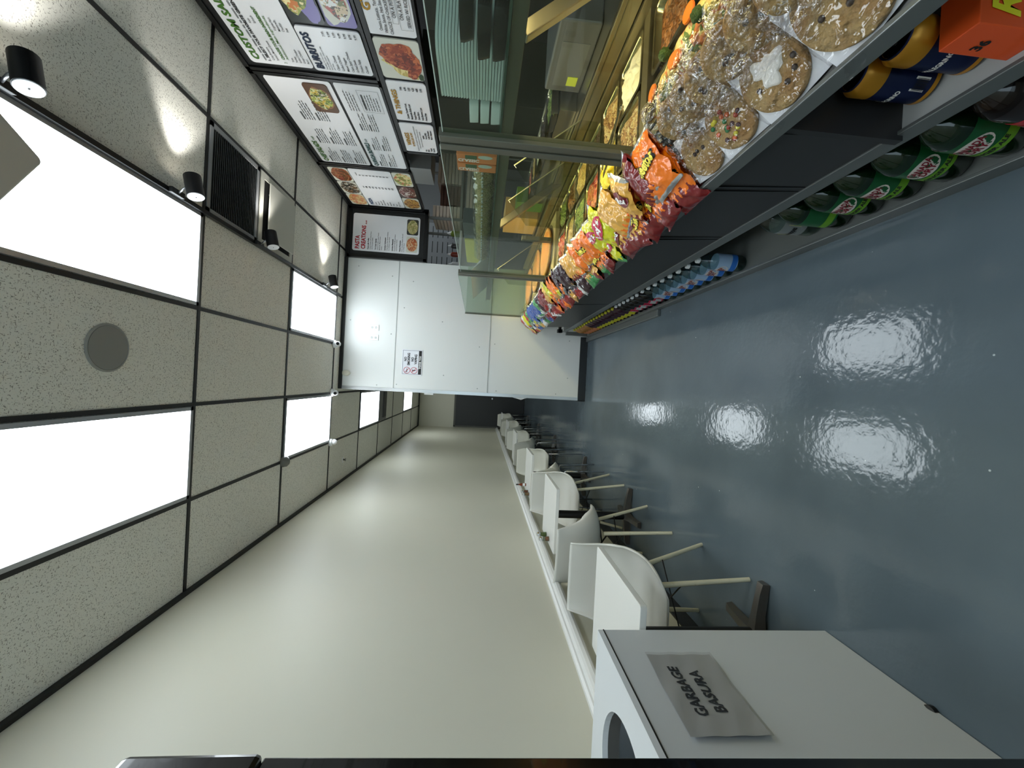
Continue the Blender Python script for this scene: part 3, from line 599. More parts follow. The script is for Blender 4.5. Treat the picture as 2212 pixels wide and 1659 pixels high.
picture(bL, 'wings_photo', 2.662, 3.006, 1.93, 2.222, ph_plate, [(2.93, 2.05, .05, .10, ph_fries, .5), (2.86, 2.13, .03, .07, ph_fries, .3), (2.80, 2.07, .11, .11, ph_wings, 0), (2.77, 2.15, .07, .05, ph_wings, .4), (2.90, 1.99, .10, .045, ph_wings, .3), (2.97, 1.95, .03, .02, mat('photo_leaf', (40, 62, 30), .3), 0)])
p = pan(bL, 'sides_panel', 3.036, 3.482, 1.935, 2.23)
cyl_txt(GLD, p, 'title_lettering', [('& THINGS', -3.40, 2.165, .036, W(wid=.28, bold=True))])
sd = ['Chicken Tenders 4 pcs', 'Mozzarella Sticks 6 pcs', 'French Fries', 'Onion Rings', 'Hash Browns 2 pcs', 'Home Fries']; pr2 = ['7.99', '6.99', '3.50', '4.50', '4.00', '3.50']
cyl_txt(INK, p, 'body_lettering', [(s, -3.455, 2.115-i*.029, .0155, W(bold=True)) for i, s in enumerate(sd)] + [(s, -3.12, 2.115-i*.029, .0155, W(bold=True)) for i, s in enumerate(pr2)])
p = pan(bL, 'wings_panel', 3.522, 3.945, 1.936, 2.23)
cyl_txt(GLD, p, 'title_lettering', [('WINGS', -3.84, 2.16, .036, W(wid=.19, bold=True)), ('8 PIECES 8.99', -3.85, 2.13, .018, W(wid=.2, bold=True))])
cyl_txt(INK, p, 'body_lettering', [('SERVED WITH CELERY AND CARROT STICKS', -3.92, 2.10, .010, W(wid=.37)), ('WITH CHOICE OF DIPPING SAUCE', -3.88, 2.078, .010, W(wid=.29)), ('RANCH OR BLUE CHEESE', -3.85, 2.056, .010, W(wid=.23)), ('Hot', -3.92, 2.03, .0145, W(bold=True)), ('BBQ', -3.92, 2.006, .0145, W(bold=True)), ('Teriyaki', -3.92, 1.982, .0145, W(bold=True)), ('Sriracha', -3.92, 1.958, .0145, W(bold=True)),
    ('Buffalo', -3.72, 2.03, .0145, W(bold=True)), ('Honey BBQ', -3.72, 2.006, .0145, W(bold=True)), ('Garlic Parmesan', -3.72, 1.982, .0145, W(bold=True)), ('Mango Habanero', -3.72, 1.958, .0145, W(bold=True))])
# ---- chef salads / quinoa
bB = board('menu_board_wide', 'middle black menu board with chef salads and quinoa bowls panels', 3.085, 4.335, 2.262, 3.2)
p = pan(bB, 'salad_panel', 3.118, 4.288, 2.644, 3.117)
cyl_txt(GRN, p, 'title_lettering', [('CHEF SALADS', -4.265, 3.045, .042, W(wid=.34, bold=True, shear=.08)), ('9.49', -3.90, 3.045, .022)])
fx = MB(); rr_ = random.Random(8); g_ = fnm(.0125)
for ux in (-4.26, -3.94, -3.60):
    for vz in ((3.0, 2.88, 2.76) if ux < -3.7 else (3.0, 2.88)):
        rect(fx, ux, ux+.10, vz+.002, vz+.014, g_); fake_lines(fx, ux, vz-.018, 4, .25, .011, .02, g_, rr_)
fx.build('small_print', mat('ink_soft', (84, 86, 88), .6), p)
picture(bB, 'salad_photo', 3.15, 3.47, 2.68, 2.86, mat('photo_wood', (92, 66, 50), .3), [(3.31, 2.77, .125, .085, mat('photo_bowl', (140, 100, 70), .3), 0), (3.31, 2.77, .115, .077, ph_salad, 0)], d=.0082)
p = pan(bB, 'quinoa_panel', 3.116, 4.296, 2.284, 2.622)
cyl_txt(TEAL, p, 'title_lettering', [('QUINOA BOWLS', -4.275, 2.56, .038, W(wid=.40, bold=True, shear=.08)), ('9.49', -3.86, 2.56, .022)])
fx = MB()
for ux in (-4.27, -3.98, -3.68):
    for vz in (2.52, 2.43) if ux < -3.7 else (2.55, 2.47):
        rect(fx, ux, ux+.09, vz+.002, vz+.013, g_); fake_lines(fx, ux, vz-.016, 3, .24, .010, .019, g_, rr_)
rect(fx, -3.38, -3.22, 2.44, 2.452, g_)
for v0, v1, u0, u1 in ((2.31, 2.47, -3.42, -3.17),):
    rect(fx, u0, u1, v1-.002, v1, g_); rect(fx, u0, u1, v0, v0+.002, g_); rect(fx, u0, u0+.002, v0, v1, g_); rect(fx, u1-.002, u1, v0, v1, g_)
fake_lines(fx, -3.40, 2.42, 5, .2, .01, .021, g_, rr_); fake_lines(fx, -3.42, 2.57, 4, .26, .01, .021, g_, rr_)
fx.build('small_print', MC['ink_soft'], p); cyl_txt(INK, p, 'add_on_lettering', [('ADD-ONS 1.50', -3.40, 2.44, .014, W(bold=True))], .0128)
# ---- pizza
bP = board('menu_board_pizza', 'far black menu board with pizza prices between rows of pizza photos', 4.345, 5.36, 2.25, 3.2)
p = pan(bP, 'price_panel', 4.39, 5.283, 2.478, 2.918)
cyl_txt(mat('ink_blue', (44, 74, 110), .6), p, 'title_lettering', [('PIZZA', -5.24, 2.85, .036, W(wid=.17, bold=True, shear=.1))])
pz = ['Cheese', 'Pepperoni', 'Meat Lovers', 'Buffalo Chicken', 'Hawaiian', 'Margherita', 'White', 'Veggie', 'BBQ Chicken']
cyl_txt(INK, p, 'body_lettering', [(s, -5.24, 2.81-i*.036, .018) for i, s in enumerate(pz)] + [('SLICE', -4.80, 2.845, .014), ('WHOLE', -4.52, 2.845, .014)] + [(a_, -4.80, 2.81-i*.036, .019, W(bold=True)) for i, a_ in enumerate(['3.50', '4.00', '4.75', '4.75', '4.75', '4.75', '4.75', '4.75', '4.75'])] + [(a_, -4.52, 2.81-i*.036, .019, W(bold=True)) for i, a_ in enumerate(['18', '21', '25', '25', '25', '25', '25', '25', '25'])])
zz = [PH('pz%d' % i, c, 34, distort=.12) for i, c in enumerate([[(120, 50, 30), (150, 80, 50), (90, 60, 30), (170, 120, 80)], [(70, 66, 56), (190, 186, 170), (120, 90, 60), (50, 46, 40)], [(206, 176, 110), (190, 140, 80), (220, 200, 150), (196, 110, 80)], [(206, 190, 120), (130, 140, 60), (190, 90, 50), (220, 206, 150)], [(110, 40, 34), (200, 190, 180), (90, 50, 40)], [(160, 110, 50), (190, 146, 70), (120, 76, 30)]])]
for i in range(3):
    y1 = 5.285-i*.30; y0 = y1-.288
    picture(bP, 'pizza_photo', y0, y1, 2.925, 3.125, ph_plate, [((y0+y1)/2, 3.02, .15, .10, zz[2-i], 0)]); picture(bP, 'pizza_photo', y0, y1, 2.275, 2.47, mat('photo_dark2', (60, 44, 40), .3) if i == 1 else ph_plate, [((y0+y1)/2, 2.37, .14, .095, zz[5-i], 0)])
# ---- pasta board on the partition header
t = thing('menu_board_pasta', 'black framed pasta creations menu facing the viewer at the kitchen corner', 'menu board', (0, 0, 0), group='wall menu boards')
MB().box(1.5, 2.155, YP-.03, YP+.001, 2.195, 3.2).build('backing', M_board, t)
f = MB()
for q in ((1.5, 1.54, 2.195, 3.2), (2.115, 2.155, 2.195, 3.2), (1.5, 2.155, 3.16, 3.2), (1.5, 2.155, 2.195, 2.24)): f.box(q[0], q[1], YP-.05, YP-.03, q[2], q[3])
f.build('frame', MC['frame_black'], t, bevel=.004)
fp = lambda u, v: (u, YP-.03, v)
p = panel('pasta_panel', M_pan, t, fp, 1.589, 2.064, 2.296, 3.135, .025, (0, -1, 0), .008)
# reader faces +y, reader's right is +x; the sheet is read from x low... (text starts on the left)
fq = lambda u, v: (u, YP-.0392, v)
mb = MB(); write(mb, 'PASTA', 1.612, 3.05, .05, fq, wid=.17, bold=True); write(mb, 'CREATIONS', 1.612, 2.975, .05, fq, wid=.30, bold=True); write(mb, '10.49', 1.93, 2.965, .018, fq, bold=True); mb.build('title_lettering', RED, p)
mb = MB(); body = [('Penne alla Vodka', ['Grilled Chicken with Jumbo Penne', 'with Parmesan Cheese']), ('Tri Color Spirals', ['Cheese Tortellini, Grape Tomato', 'Mozzarella, Mixed Greens', 'Cheese']), ('Linguine Carbonara', ['Crispy Bacon, Peas, Sauteed Shallots', 'in an Alfredo Cream Sauce']), ('Linguine Meatballs', ['Homemade with Marinara Sauce', 'with Parmesan Cheese']), ('Penne Primavera', ['Onion, Zucchini, Peppers, Broccoli', 'in a White Sauce'])]
v = 2.93
for h1, ls in body:
    write(mb, h1, 1.612, v, .016, fq, bold=True); v -= .026
    for l in ls: write(mb, l, 1.612, v, .0125, fq); v -= .023
    v -= .022
mb.build('body_lettering', INK, p)
def disc(parent, nm, c, r, m, d, sq=1.0, n=28):
    mb = MB(); mb.add([(c[0]+r*math.cos(2*PI*i/n), YP-d, c[1]+r*sq*math.sin(2*PI*i/n)) for i in range(n)], [tuple(range(n))]); return mb.build(nm, m, parent)
q = panel('alfredo_photo', mat('photo_pan', (50, 50, 46), .3), t, lambda u, v: (u, YP-.0382, v), 1.835, 2.035, 2.315, 2.46, .02, (0, -1, 0), .002); disc(q, 'printed_food', (1.935, 2.388), .09, PH('alf', [(190, 176, 120), (150, 140, 80), (210, 200, 150), (110, 120, 50)], 60, distort=.12), .0412, .74)
q = panel('penne_photo', ph_plate, t, lambda u, v: (u, YP-.0382, v), 1.61, 1.815, 2.315, 2.46, .02, (0, -1, 0), .002); disc(q, 'printed_food', (1.712, 2.388), .088, PH('pen', [(176, 84, 40), (200, 130, 80), (150, 56, 30), (214, 190, 150)], 60, distort=.12), .0412, .78)
# ================================================================== COUNTER
from mathutils import noise as NZ
M_st = mat('stainless', (150, 146, 134), .28, .9, bump=(90, .05, .002)); M_lip = mat('lip_steel', (112, 116, 116), .35, .5); M_blk = mat('counter_black', (38, 38, 39), .42)
M_post = mat('post_olive', (96, 97, 86), .4, .3); M_deckd = mat('deck_steel', (140, 130, 108), .35, .8)
YE = 5.27; YS = -.35
t = thing('snack_and_drink_counter', 'long black and steel counter front with snack tray above drink shelf', 'counter', (.9, 2.4, 0))
def P(mb, nm, m, **k):
    o = mb.build(nm, m, t, **k); o.location = (-.9, -2.4, 0); return o
P(MB().box(.655, 1.35, YS, YE, .0, .018), 'base_plate', M_lip)
P(MB().box(.665, 1.3, YS, YE, .018, .036), 'bottom_shelf', mat('shelf_grey', (120, 124, 122), .4, .3))
P(MB().box(.652, .664, YS, YE, .02, .062), 'bottom_lip', M_lip, bevel=.002)
P(MB().box(1.02, 1.05, YS, YE, .036, .33), 'lower_back_panel', mat('back_green', (44, 58, 54), .5))
P(MB().box(.70, 1.05, YS, YE, .338, .368), 'middle_shelf', M_lip)
P(MB().box(.693, .704, YS, YE, .335, .386), 'middle_lip', M_lip, bevel=.002)
fp_ = MB(); fp_.poly([(.674, 1.0, .716), (.70, 1.0, .37), (.72, 1.0, .37), (.70, 1.0, .716)], (0, 3.78, 0)); P(fp_, 'front_panel', M_blk)
sm_ = MB()
for ys_ in (1.28, 1.31, 1.75, 1.78, 3.35): sm_.beam((.672, ys_, .71), (.699, ys_, .388), .006, .004, Vector((1, 0, 0)))
P(sm_, 'panel_seams', mat('seam_black', (12, 12, 12), .3))
P(MB().box(.68, 1.05, .98, 1.0, .37, .716), 'recess_side', M_blk)
P(MB().box(1.03, 1.05, YS, .98, .37, .70), 'recess_back', M_blk)
P(MB().box(.705, 1.03, YS, .98, .368, .374), 'recess_shelf_liner', mat('liner_white', (176, 178, 178), .45))
P(MB().box(.653, .666, YS, YE, .708, .752), 'top_lip', M_lip, bevel=.002)
P(MB().poly([(.664, YS, .712), (.87, YS, .868), (.87, YS, .858), (.664, YS, .702)], (0, YE-YS, 0)), 'snack_tray', mat('tray_steel', (84, 84, 82), .35, .6))
P(MB().box(.846, .872, YS, YE, .84, .893), 'glass_channel', M_post, bevel=.002)
P(MB().box(.62+.03, .845, 4.97, 5.03, .455, .485).box(.65, .69, 4.97, 5.03, .44, .5), 'black_bracket', M_dark)
P(MB().box(.655, .70, 5.22, YE, .06, .34), 'end_upright', M_lip)
P(MB().box(1.34, 1.36, YS, YE, .03, .86), 'rear_panel', M_st)
P(MB().box(.60, .655, 3.2, YE+.14, 0, .028), 'floor_strip', M_lip, bevel=.004)
# steel deck with wells
dk = MB(); dk.box(.87, 1.42, YS, YE, .72, .74); dk.box(.872, .90, YS, YE, .80, .882); dk.box(1.36, 1.46, YS, YE, .80, .92); dk.box(.872, 1.40, 1.42, 1.475, .82, .892); dk.box(.87, 1.40, 3.06, 3.12, .80, .89)
P(dk, 'steam_table_deck', M_deckd, bevel=.002)
P(MB().box(1.46, 1.52, YS, YE, .74, .90), 'service_ledge', mat('poly_board', (196, 184, 150), .5))
# ---- glass guard
t = thing('sneeze_guard', 'glass sneeze guard with olive metal posts and a shelf over the hot food', 'sneeze guard', (.86, 2.4, .88))
def P2(mb, nm, m, **k):
    o = mb.build(nm, m, t, **k); o.location = (-.86, -2.4, -.88); return o
M_gl = glassy('guard_glass', (232, 240, 232), .12)
def post(y, w_, z1=1.615):
    m = MB(); m.box(.842, .875, y-w_, y-.008, .885, z1); m.box(.842, .875, y+.008, y+w_, .885, z1); m.box(.848, .87, y-.008, y+.008, .885, z1-.003)
    P2(m, 'post', M_post, bevel=.002)
post(1.482, .042); post(3.30, .042, 1.64); 
P2(MB().box(.85, .872, 5.235, 5.262, .885, 1.655), 'post', M_post, bevel=.002)
for y0, y1, z1 in ((YS, 1.438, 1.60), (1.526, 3.256, 1.618), (3.344, 5.234, 1.645)):
    g = P2(MB().box(.856, .862, y0, y1, .888, z1), 'glass_pane', M_gl)
    e = MB().box(.8555, .8625, y0, y1, z1, z1+.003).build('polished_edge', mat('glass_edge', (190, 205, 198), .15), g)
P2(MB().box(1.05, 1.075, YS, YE, 1.345, 1.392), 'shelf_beam', M_post, bevel=.002)
P2(MB().box(1.45, 1.475, YS, YE, 1.352, 1.392), 'shelf_beam', M_post, bevel=.002)
P2(MB().box(1.035, 1.49, YS, YE, 1.393, 1.401), 'glass_shelf', mat('shelf_glass', (52, 74, 66), .08))
P2(MB().box(.872, 1.45, 5.237, 5.243, .888, 1.645), 'end_glass', M_gl)
fr = MB()
for y in (1.25, 2.79): fr.beam((1.065, y, 1.355), (1.39, y, .955), .045, .03, Vector((0, 1, 0))); 
P2(fr, 'rear_frame_legs', mat('frame_brass', (140, 132, 112), .35, .8), bevel=.003)
fr = MB(); fr.beam((1.39, YS, .95), (1.39, 4.9, .95), .03, .05); fr.beam((1.375, YS, .985), (1.375, 2.79, .985), .012, .02); P2(fr, 'rear_rail', MC['frame_brass'], bevel=.003)
P2(MB().beam((1.12, 3.15, .93), (1.12, 3.15, 1.16), .03, .045, Vector((0, 1, 0))), 'divider_bracket', M_post)
ht = MB(); ht.box(1.08, 1.40, .2, 1.2, 1.353, 1.372); ht.box(1.08, 1.40, 1.35, 2.7, 1.353, 1.372); ht.box(1.08, 1.40, 2.9, 5.1, 1.353, 1.372)
hm = mat('heat_lamp', (255, 226, 172), .5, emit=HEAT_E)
h0 = MB(); 
for y0, y1 in ((.2, 1.2), (1.35, 2.7), (2.9, 5.1)): h0.box(1.085, 1.16, y0, y1, 1.347, 1.352)
P2(ht, 'lamp_housing', M_post); P2(h0, 'heat_lamp_tube', hm)
M_acr = glassy('acrylic', (236, 240, 228), .2)
for y, a in ((2.05, 0), (2.45, .25), (3.95, 0)):
    g = P2(MB().poly([(.95, y, .90), (1.35, y, .90), (1.35, y, .985), (1.09, y, 1.31), (.95, y, 1.20)], (0, .006, 0)), 'acrylic_divider', M_acr)
    MB().beam((1.35, y+.003, .987), (1.09, y+.003, 1.312), .0055, .0022, Vector((0, 1, 0))).build('bright_edge', mat('acr_edge', (150, 150, 132), .3), g)
# ---- hot food pans
def food(name, cols, sc=60, b=.8, **k): return ramp_mat('food_'+name, cols, sc, .4, b, bdist=.012, distort=.12, **k)
FD = {'rice': food('rice', [(224, 180, 80), (236, 200, 110), (206, 150, 60), (240, 214, 140)], 70), 'veg': food('veg', [(226, 178, 90), (236, 206, 130), (212, 110, 40), (96, 120, 50), (240, 210, 150)], 26),
      'pasta': food('pasta', [(190, 160, 110), (160, 120, 80), (210, 190, 150), (120, 80, 50)], 50), 'yellow': food('yellow', [(234, 200, 30), (220, 180, 20), (242, 216, 80)], 18), 'white': food('white', [(226, 220, 200), (236, 232, 218)], 20),
      'red': food('red', [(190, 60, 40), (150, 40, 30), (214, 120, 80)], 26), 'green': food('green', [(110, 134, 60), (150, 164, 90), (70, 90, 40)], 40), 'brown': food('brown', [(120, 74, 40), (160, 104, 60), (90, 56, 34)], 36), 'tan': food('tan', [(206, 170, 110), (226, 196, 140), (180, 140, 84)], 34), 'dark': food('dark', [(60, 46, 34), (84, 66, 46), (40, 32, 26)], 44)}
M_pan = mat('pan_steel', (176, 166, 140), .22, .95)
def hotpan(x0, x1, y0, y1, z, kind, lab, hump=.02, deep=.07):
    cx, cy_ = (x0+x1)/2, (y0+y1)/2; a, b = (x1-x0)/2, (y1-y0)/2
    t = thing('food_pan', lab, 'food pan', (cx, cy_, z-deep), 0, 'steel food pans in the steam table')
    m = MB(); zt = deep
    def ring(a_, b_, z_): return [(p[0], p[1], z_) for p in rrect_pts(-a_, a_, -b_, b_, .025, 3)]
    rs = [ring(a, b, zt), ring(a-.012, b-.012, zt+.001), ring(a-.016, b-.016, zt-.004), ring(a-.025, b-.025, .004)]
    n = len(rs[0]); m.add(sum(rs, []), [(i*n+j, i*n+(j+1) % n, (i+1)*n+(j+1) % n, (i+1)*n+j) for i in range(3) for j in range(n)] + [tuple(range(3*n, 4*n))])
    m.build('pan', M_pan, t, smooth='auto')
    f = MB(); sd = hash(lab) % 97 if False else len(lab)*1.7
    def fn(u, v):
        x, y = (u*2-1)*(a-.02), (v*2-1)*(b-.02); e = (1-abs(u*2-1)**4)*(1-abs(v*2-1)**4)
        return (x, y, deep-.022 + e*(hump + .012*NZ.noise(Vector((x*26+sd, y*26, 0))) + .008*NZ.noise(Vector((x*60, y*60+sd, 3)))))
    f.grid(fn, 26, 34).build('food', FD[kind], t, smooth=True)
    return t
vp = hotpan(.90, 1.05, .50, 1.40, .89, 'veg', 'nearest long steel pan heaped with vegetable fried rice, carrots and broccoli', .05)
for i, (x, y, k) in enumerate([(-.03, .32, 'c'), (.03, .10, 'c'), (-.02, .05, 'b'), (.03, .24, 'b'), (.0, -.12, 'c'), (-.04, .17, 'c'), (.03, -.02, 'b')]):
    if k == 'c': MB().lathe([(.024, -.003), (.026, 0), (.024, .004)], n=16, M=Matrix.Translation((x, y, .108)) @ Matrix.Rotation(.5*math.sin(i*3), 4, 'X')).build('carrot_slice', mat('carrot', (236, 122, 40), .4), vp, smooth='auto')
    else:
        MB().grid(lambda u, v: tuple(Vector((x, y, .108)) + Vector((math.cos(2*PI*u)*math.sin(PI*v), math.sin(2*PI*u)*math.sin(PI*v), math.cos(PI*v)))*(.018+.006*NZ.noise(Vector((u*8, v*8, i))))), 14, 10, closeu=True).build('broccoli_floret', mat('broccoli', (70, 92, 40), .7, bump=(160, 1, .01)), vp, smooth=True)
hotpan(1.09, 1.34, .45, 1.12, .89, 'rice', 'near steel pan of orange rice beside the service ledge')
hotpan(1.09, 1.34, 1.14, 1.40, .885, 'brown', 'near-empty brown pan before the first cross bar', .0)
kinds = [('pasta', 'pan of pasta salad'), ('white', 'pan of peeled white eggs'), ('yellow', 'pan of bright yellow pepper strips'), ('pasta', 'pan of mushrooms'), ('red', 'pan of sliced red peppers'), ('dark', 'pan of black beans'), ('green', 'pan of green beans'), ('tan', 'pan of breaded cutlets'), ('tan', 'pan of sliced turkey'), ('brown', 'pan of meatballs'), ('red', 'pan of diced tomatoes'), ('green', 'pan of chopped lettuce')]
order = ['first', 'second', 'third', 'fourth', 'fifth', 'sixth']
for i in range(6):
    for r in range(2):
        k, l = kinds[(i*2+r) % 12]; y0 = 1.485+i*.262
        hotpan((.902, 1.132)[r], (1.122, 1.352)[r], y0, y0+.25, .89, k, 'steel %s, %s past the cross bar on the %s side' % (l, order[i], ('customer', 'kitchen')[r]), .03)
# tongs
for p, a, lab in (((1.12, 1.60), .5, 'steel tongs lying open across the pan of eggs'), ((1.05, 2.5), 1.0, 'steel tongs resting in the middle of the steam table')):
    t = thing('serving_tongs', lab, 'tongs', (p[0], p[1], .915), a)
    for s in (1, -1): MB().beam((0, 0, .01), (s*.035, .24, .004), .016, .003).beam((s*.035, .24, .004), (s*.02, .28, .0), .022, .003).build('arm', mat('tongs_steel', (206, 204, 196), .2, .95), t)
    MB().lathe([(.01, 0), (.012, .008), (.008, .014)], n=12).build('hinge', MC['tongs_steel'], t)
# pizzas on the far display
M_pz = ramp_mat('pizza_top', [(214, 120, 40), (236, 170, 70), (196, 84, 30), (240, 196, 110), (224, 140, 50)], 90, .4, .5, distort=.15)
M_cr = mat('crust', (206, 158, 92), .7, noise=(20, .6, (150, 96, 50)), bump=(60, .5, .01))
pzs = [(3.45, 1.06, 'whole pizza nearest on the far warm display'), (4.02, 1.06, 'whole pizza in the middle of the far warm display'), (4.6, 1.04, 'whole pizza at the far end of the warm display')]
o = MB().box(.885, 1.345, 3.13, 5.2, .885, .905).build('pizza_shelf', mat('warm_shelf', (190, 180, 150), .35, .5)); tag(o, 'steel warming shelf under the pizzas at the far end of the counter', 'shelf')
for y, x, lab in pzs:
    t = thing('pizza', lab, 'pizza', (x+.05, y, .905), 0, 'pizzas on the warm display')
    MB().lathe([(.225, .0), (.226, .005), (.20, .006)], n=36, sy=1.15).build('tray', mat('pizza_tray', (150, 146, 136), .3, .8), t)
    MB().lathe([(.19, .006), (.20, .012), (.205, .024), (.19, .03), (.178, .024)], n=40, sy=1.2).build('crust', M_cr, t, smooth=True)
    MB().lathe([(.181, .018), (.175, .026), (.1, .028), (.001, .029)], n=40, sy=1.2).build('topping', M_pz, t, smooth=True)
# ================================================================== THINGS ON THE GUARD SHELF
ZS = 1.402
def stack(nm, lab, cat, y0, y1, x0, x1, z1, m, n, r=.02, taper=.9, group=None, z0=ZS, lid=True):
    """a pile of nested take-out pieces: every piece is a thing of its own"""
    h = (z1-z0)/n
    for i in range(n):
        a, b = (x1-x0)/2, (y1-y0)/2; mb = MB()
        rs = []
        for k, (q, zz) in enumerate(((taper, 0), (1, h*.55), (1, h*.78), (taper+.02, h*.80))): rs.append([(p[0]*q, p[1]*q, zz) for p in rrect_pts(-a, a, -b, b, r, 3)])
        nn = len(rs[0]); mb.add(sum(rs, []), [(k*nn+j, k*nn+(j+1) % nn, (k+1)*nn+(j+1) % nn, (k+1)*nn+j) for k in range(3) for j in range(nn)] + [tuple(range(nn-1, -1, -1)), tuple(range(3*nn, 4*nn))])
        o = mb.build(nm, m, None, smooth='auto'); o.location = ((x0+x1)/2, (y0+y1)/2, z0+i*h); tag(o, lab, cat, group)
stack('foam_clamshell', 'white foam clamshell in the tall stack on the glass shelf', 'takeout box', 1.385, 1.68, 1.12, 1.38, 1.640, mat('foam_white', (206, 220, 218), .5), 22, .05, .985, 'stacked white foam clamshells')
stack('clear_lid', 'clear ribbed plastic lid in the nearest stack on the shelf', 'lid', .91, 1.15, 1.045, 1.26, 1.575, mat('lid_clear', (150, 172, 166), .12), 20, .04, .97, 'stacked clear plastic lids')
stack('black_bowl', 'black takeout bowl in the stack beside the foam clamshells', 'bowl', 1.16, 1.365, 1.04, 1.235, 1.50, mat('bowl_black', (20, 21, 22), .25), 2, .04, .94, 'stacked black takeout bowls')
stack('black_tray', 'black plastic tray lid on top of the takeout bowls', 'tray', 1.155, 1.31, 1.045, 1.23, 1.555, mat('bowl_black', (20, 21, 22), .25), 1, .04, .9, 'black trays over the takeout bowls', z0=1.502)
stack('small_foam_box', 'small pale foam box stacked beside the tall foam stack', 'takeout box', 1.70, 1.84, 1.14, 1.3, 1.54, MC['foam_white'], 3, .02, .97, 'small foam boxes beside the tall stack')
for y, lab in ((1.965, 'first upright orange wrap box reading classic, nearer the viewer'), (2.045, 'second upright orange wrap box reading classic, beside the salad bowls')):
    t = thing('wrap_box', lab, 'box', (1.09, y, ZS), 0, 'upright orange wrap boxes')
    MB().box(-.035, .035, -.036, .036, 0, .19).build('carton', mat('box_orange', (206, 120, 60), .45), t, bevel=.002)
    f_ = lambda u, v: (-.0358, v, .19-u)
    m = MB(); write(m, 'CLASSIC', .006, .004, .022, f_, wid=.10, bold=True); m.build('lettering', M_wp, t)
    m = MB(); m.add([(-.0356, -.02+.016*math.sin(2*PI*i/20), .055+.035*math.cos(2*PI*i/20)) for i in range(20)], [tuple(range(20))]); m.build('printed_oval', mat('box_print', (176, 190, 180), .5), t)
    m = MB(); m.box(-.036, -.0354, -.03, .002, .095, .15); m.build('printed_bar', mat('box_green', (50, 84, 50), .5), t)
M_cl = glassy('clear_pet', (240, 244, 242), .2, .06, (14, .4, .01))
M_salad = ramp_mat('salad_mix', [(166, 158, 96), (200, 188, 130), (110, 98, 70), (226, 214, 170), (160, 130, 90), (120, 136, 66)], 90, .6, .8, distort=.15)
names = ['first', 'second', 'third', 'fourth', 'fifth', 'sixth', 'seventh', 'eighth']
for i in range(8):
    y = 2.20+i*.20
    t = thing('salad_bowl', 'clear domed bowl of mixed salad, %s in the row past the orange boxes' % names[i], 'salad bowl', (1.15, y, ZS), 0, 'clear domed salad bowls on the glass shelf')
    MB().lathe([(.06, 0), (.094, .062), (.099, .066), (.099, .070), (.09, .072), (.075, .118), (.055, .128), (.001, .13)], n=24).build('clear_dome', M_cl, t, smooth=True)
    mm = MB().grid(lambda u, v: ((.058+.035*math.sin(min(v, .8)/.8*2.4))*math.cos(2*PI*u)*(1 if v < .8 else (1-v)*5), (.058+.035*math.sin(min(v, .8)/.8*2.4))*math.sin(2*PI*u)*(1 if v < .8 else (1-v)*5), .004+.095*min(v, .8)/.8+(.012 if v > .8 else 0)+.01*NZ.noise(Vector((u*9, v*9, i*5.)))), 24, 10, closeu=True).build('salad', M_salad, t, smooth=True)
    rm = MB()
    for j in range(26):
        a_ = 2*PI*j/26; rm.beam((.098*math.cos(a_), .098*math.sin(a_), .064), (.102*math.cos(a_), .102*math.sin(a_), .072), .012, .003)
    rm.build('crimped_rim', mat('rim_bright', (206, 216, 214), .15), t)
o = MB().box(1.26, 1.38, 3.7, 4.4, ZS, ZS+.225).build('yellow_carton', mat('yellow_pack', (170, 168, 60), .5), bevel=.004); tag(o, 'long yellow carton standing on the glass shelf towards the far end', 'carton')
o = MB().box(1.26, 1.38, 3.3, 3.66, ZS, ZS+.225).build('dark_carton', mat('slate_pack', (60, 68, 74), .5), bevel=.003); tag(o, 'dark slate carton beside the yellow carton on the far shelf', 'carton')
o = MB().poly([(1.0, 3.75, 1.56), (1.16, 3.75, 1.402), (1.2, 3.75, 1.404)], (0, 1.3, .0)).build('folded_paper', M_wp); tag(o, 'folded white paper sheets on the shelf behind the last glass pane', 'paper')
# ================================================================== KITCHEN
o = MB().box(2.15, 2.42, 4.28, 4.62, 2.04, 2.255).build('steel_cover_box', mat('galv', (128, 130, 130), .45, .5), bevel=.002); tag(o, 'grey metal box just under the lower menu board corner', 'metal box')
t = thing('wire_shelf_unit', 'kitchen shelf holding pizza boxes below the far menu board', 'shelf', (2.55, 5.75, 0))
for z in (1.46, 1.80): MB().box(-.45, .45, -.3, .3, z-.03, z).build('shelf_board', mat('galv2', (140, 142, 140), .4, .5), t)
for a in (-.44, .44):
    for b in (-.29, .29): MB().box(a-.015, a+.015, b-.015, b+.015, 0, 2.3).build('upright', MC['galv2'], t)
M_kw = mat('kraft_white', (190, 178, 166), .7); M_kb = mat('kraft_brown', (72, 46, 36), .8)
def pboxes(x0, x1, y0, y1, z0, n, h, m, lab, grp):
    for i in range(n):
        o = MB().box(x0, x1, y0, y1, z0+i*h+.001, z0+(i+1)*h-.006).build('pizza_box', m); tag(o, lab, 'pizza box', grp)
pboxes(2.58, 2.98, 5.46, 5.9, 1.80, 7, .045, M_kw, 'flat white pizza box in the pile nearest the viewer', 'pale pizza boxes in the near pile')
pboxes(2.30, 2.55, 5.46, 5.9, 1.80, 6, .045, M_kb, 'dark brown pizza box in the middle pile', 'brown pizza boxes in the middle pile')
pboxes(2.12, 2.28, 5.46, 5.9, 1.80, 8, .045, MC['kraft_white'], 'white pizza box in the pile beside the hanging pasta menu', 'pale pizza boxes by the pasta menu')
pboxes(2.2, 2.9, 5.46, 5.9, 1.46, 6, .045, MC['kraft_white'], 'pale pizza box on the lower kitchen shelf', 'pizza boxes on the lower shelf')
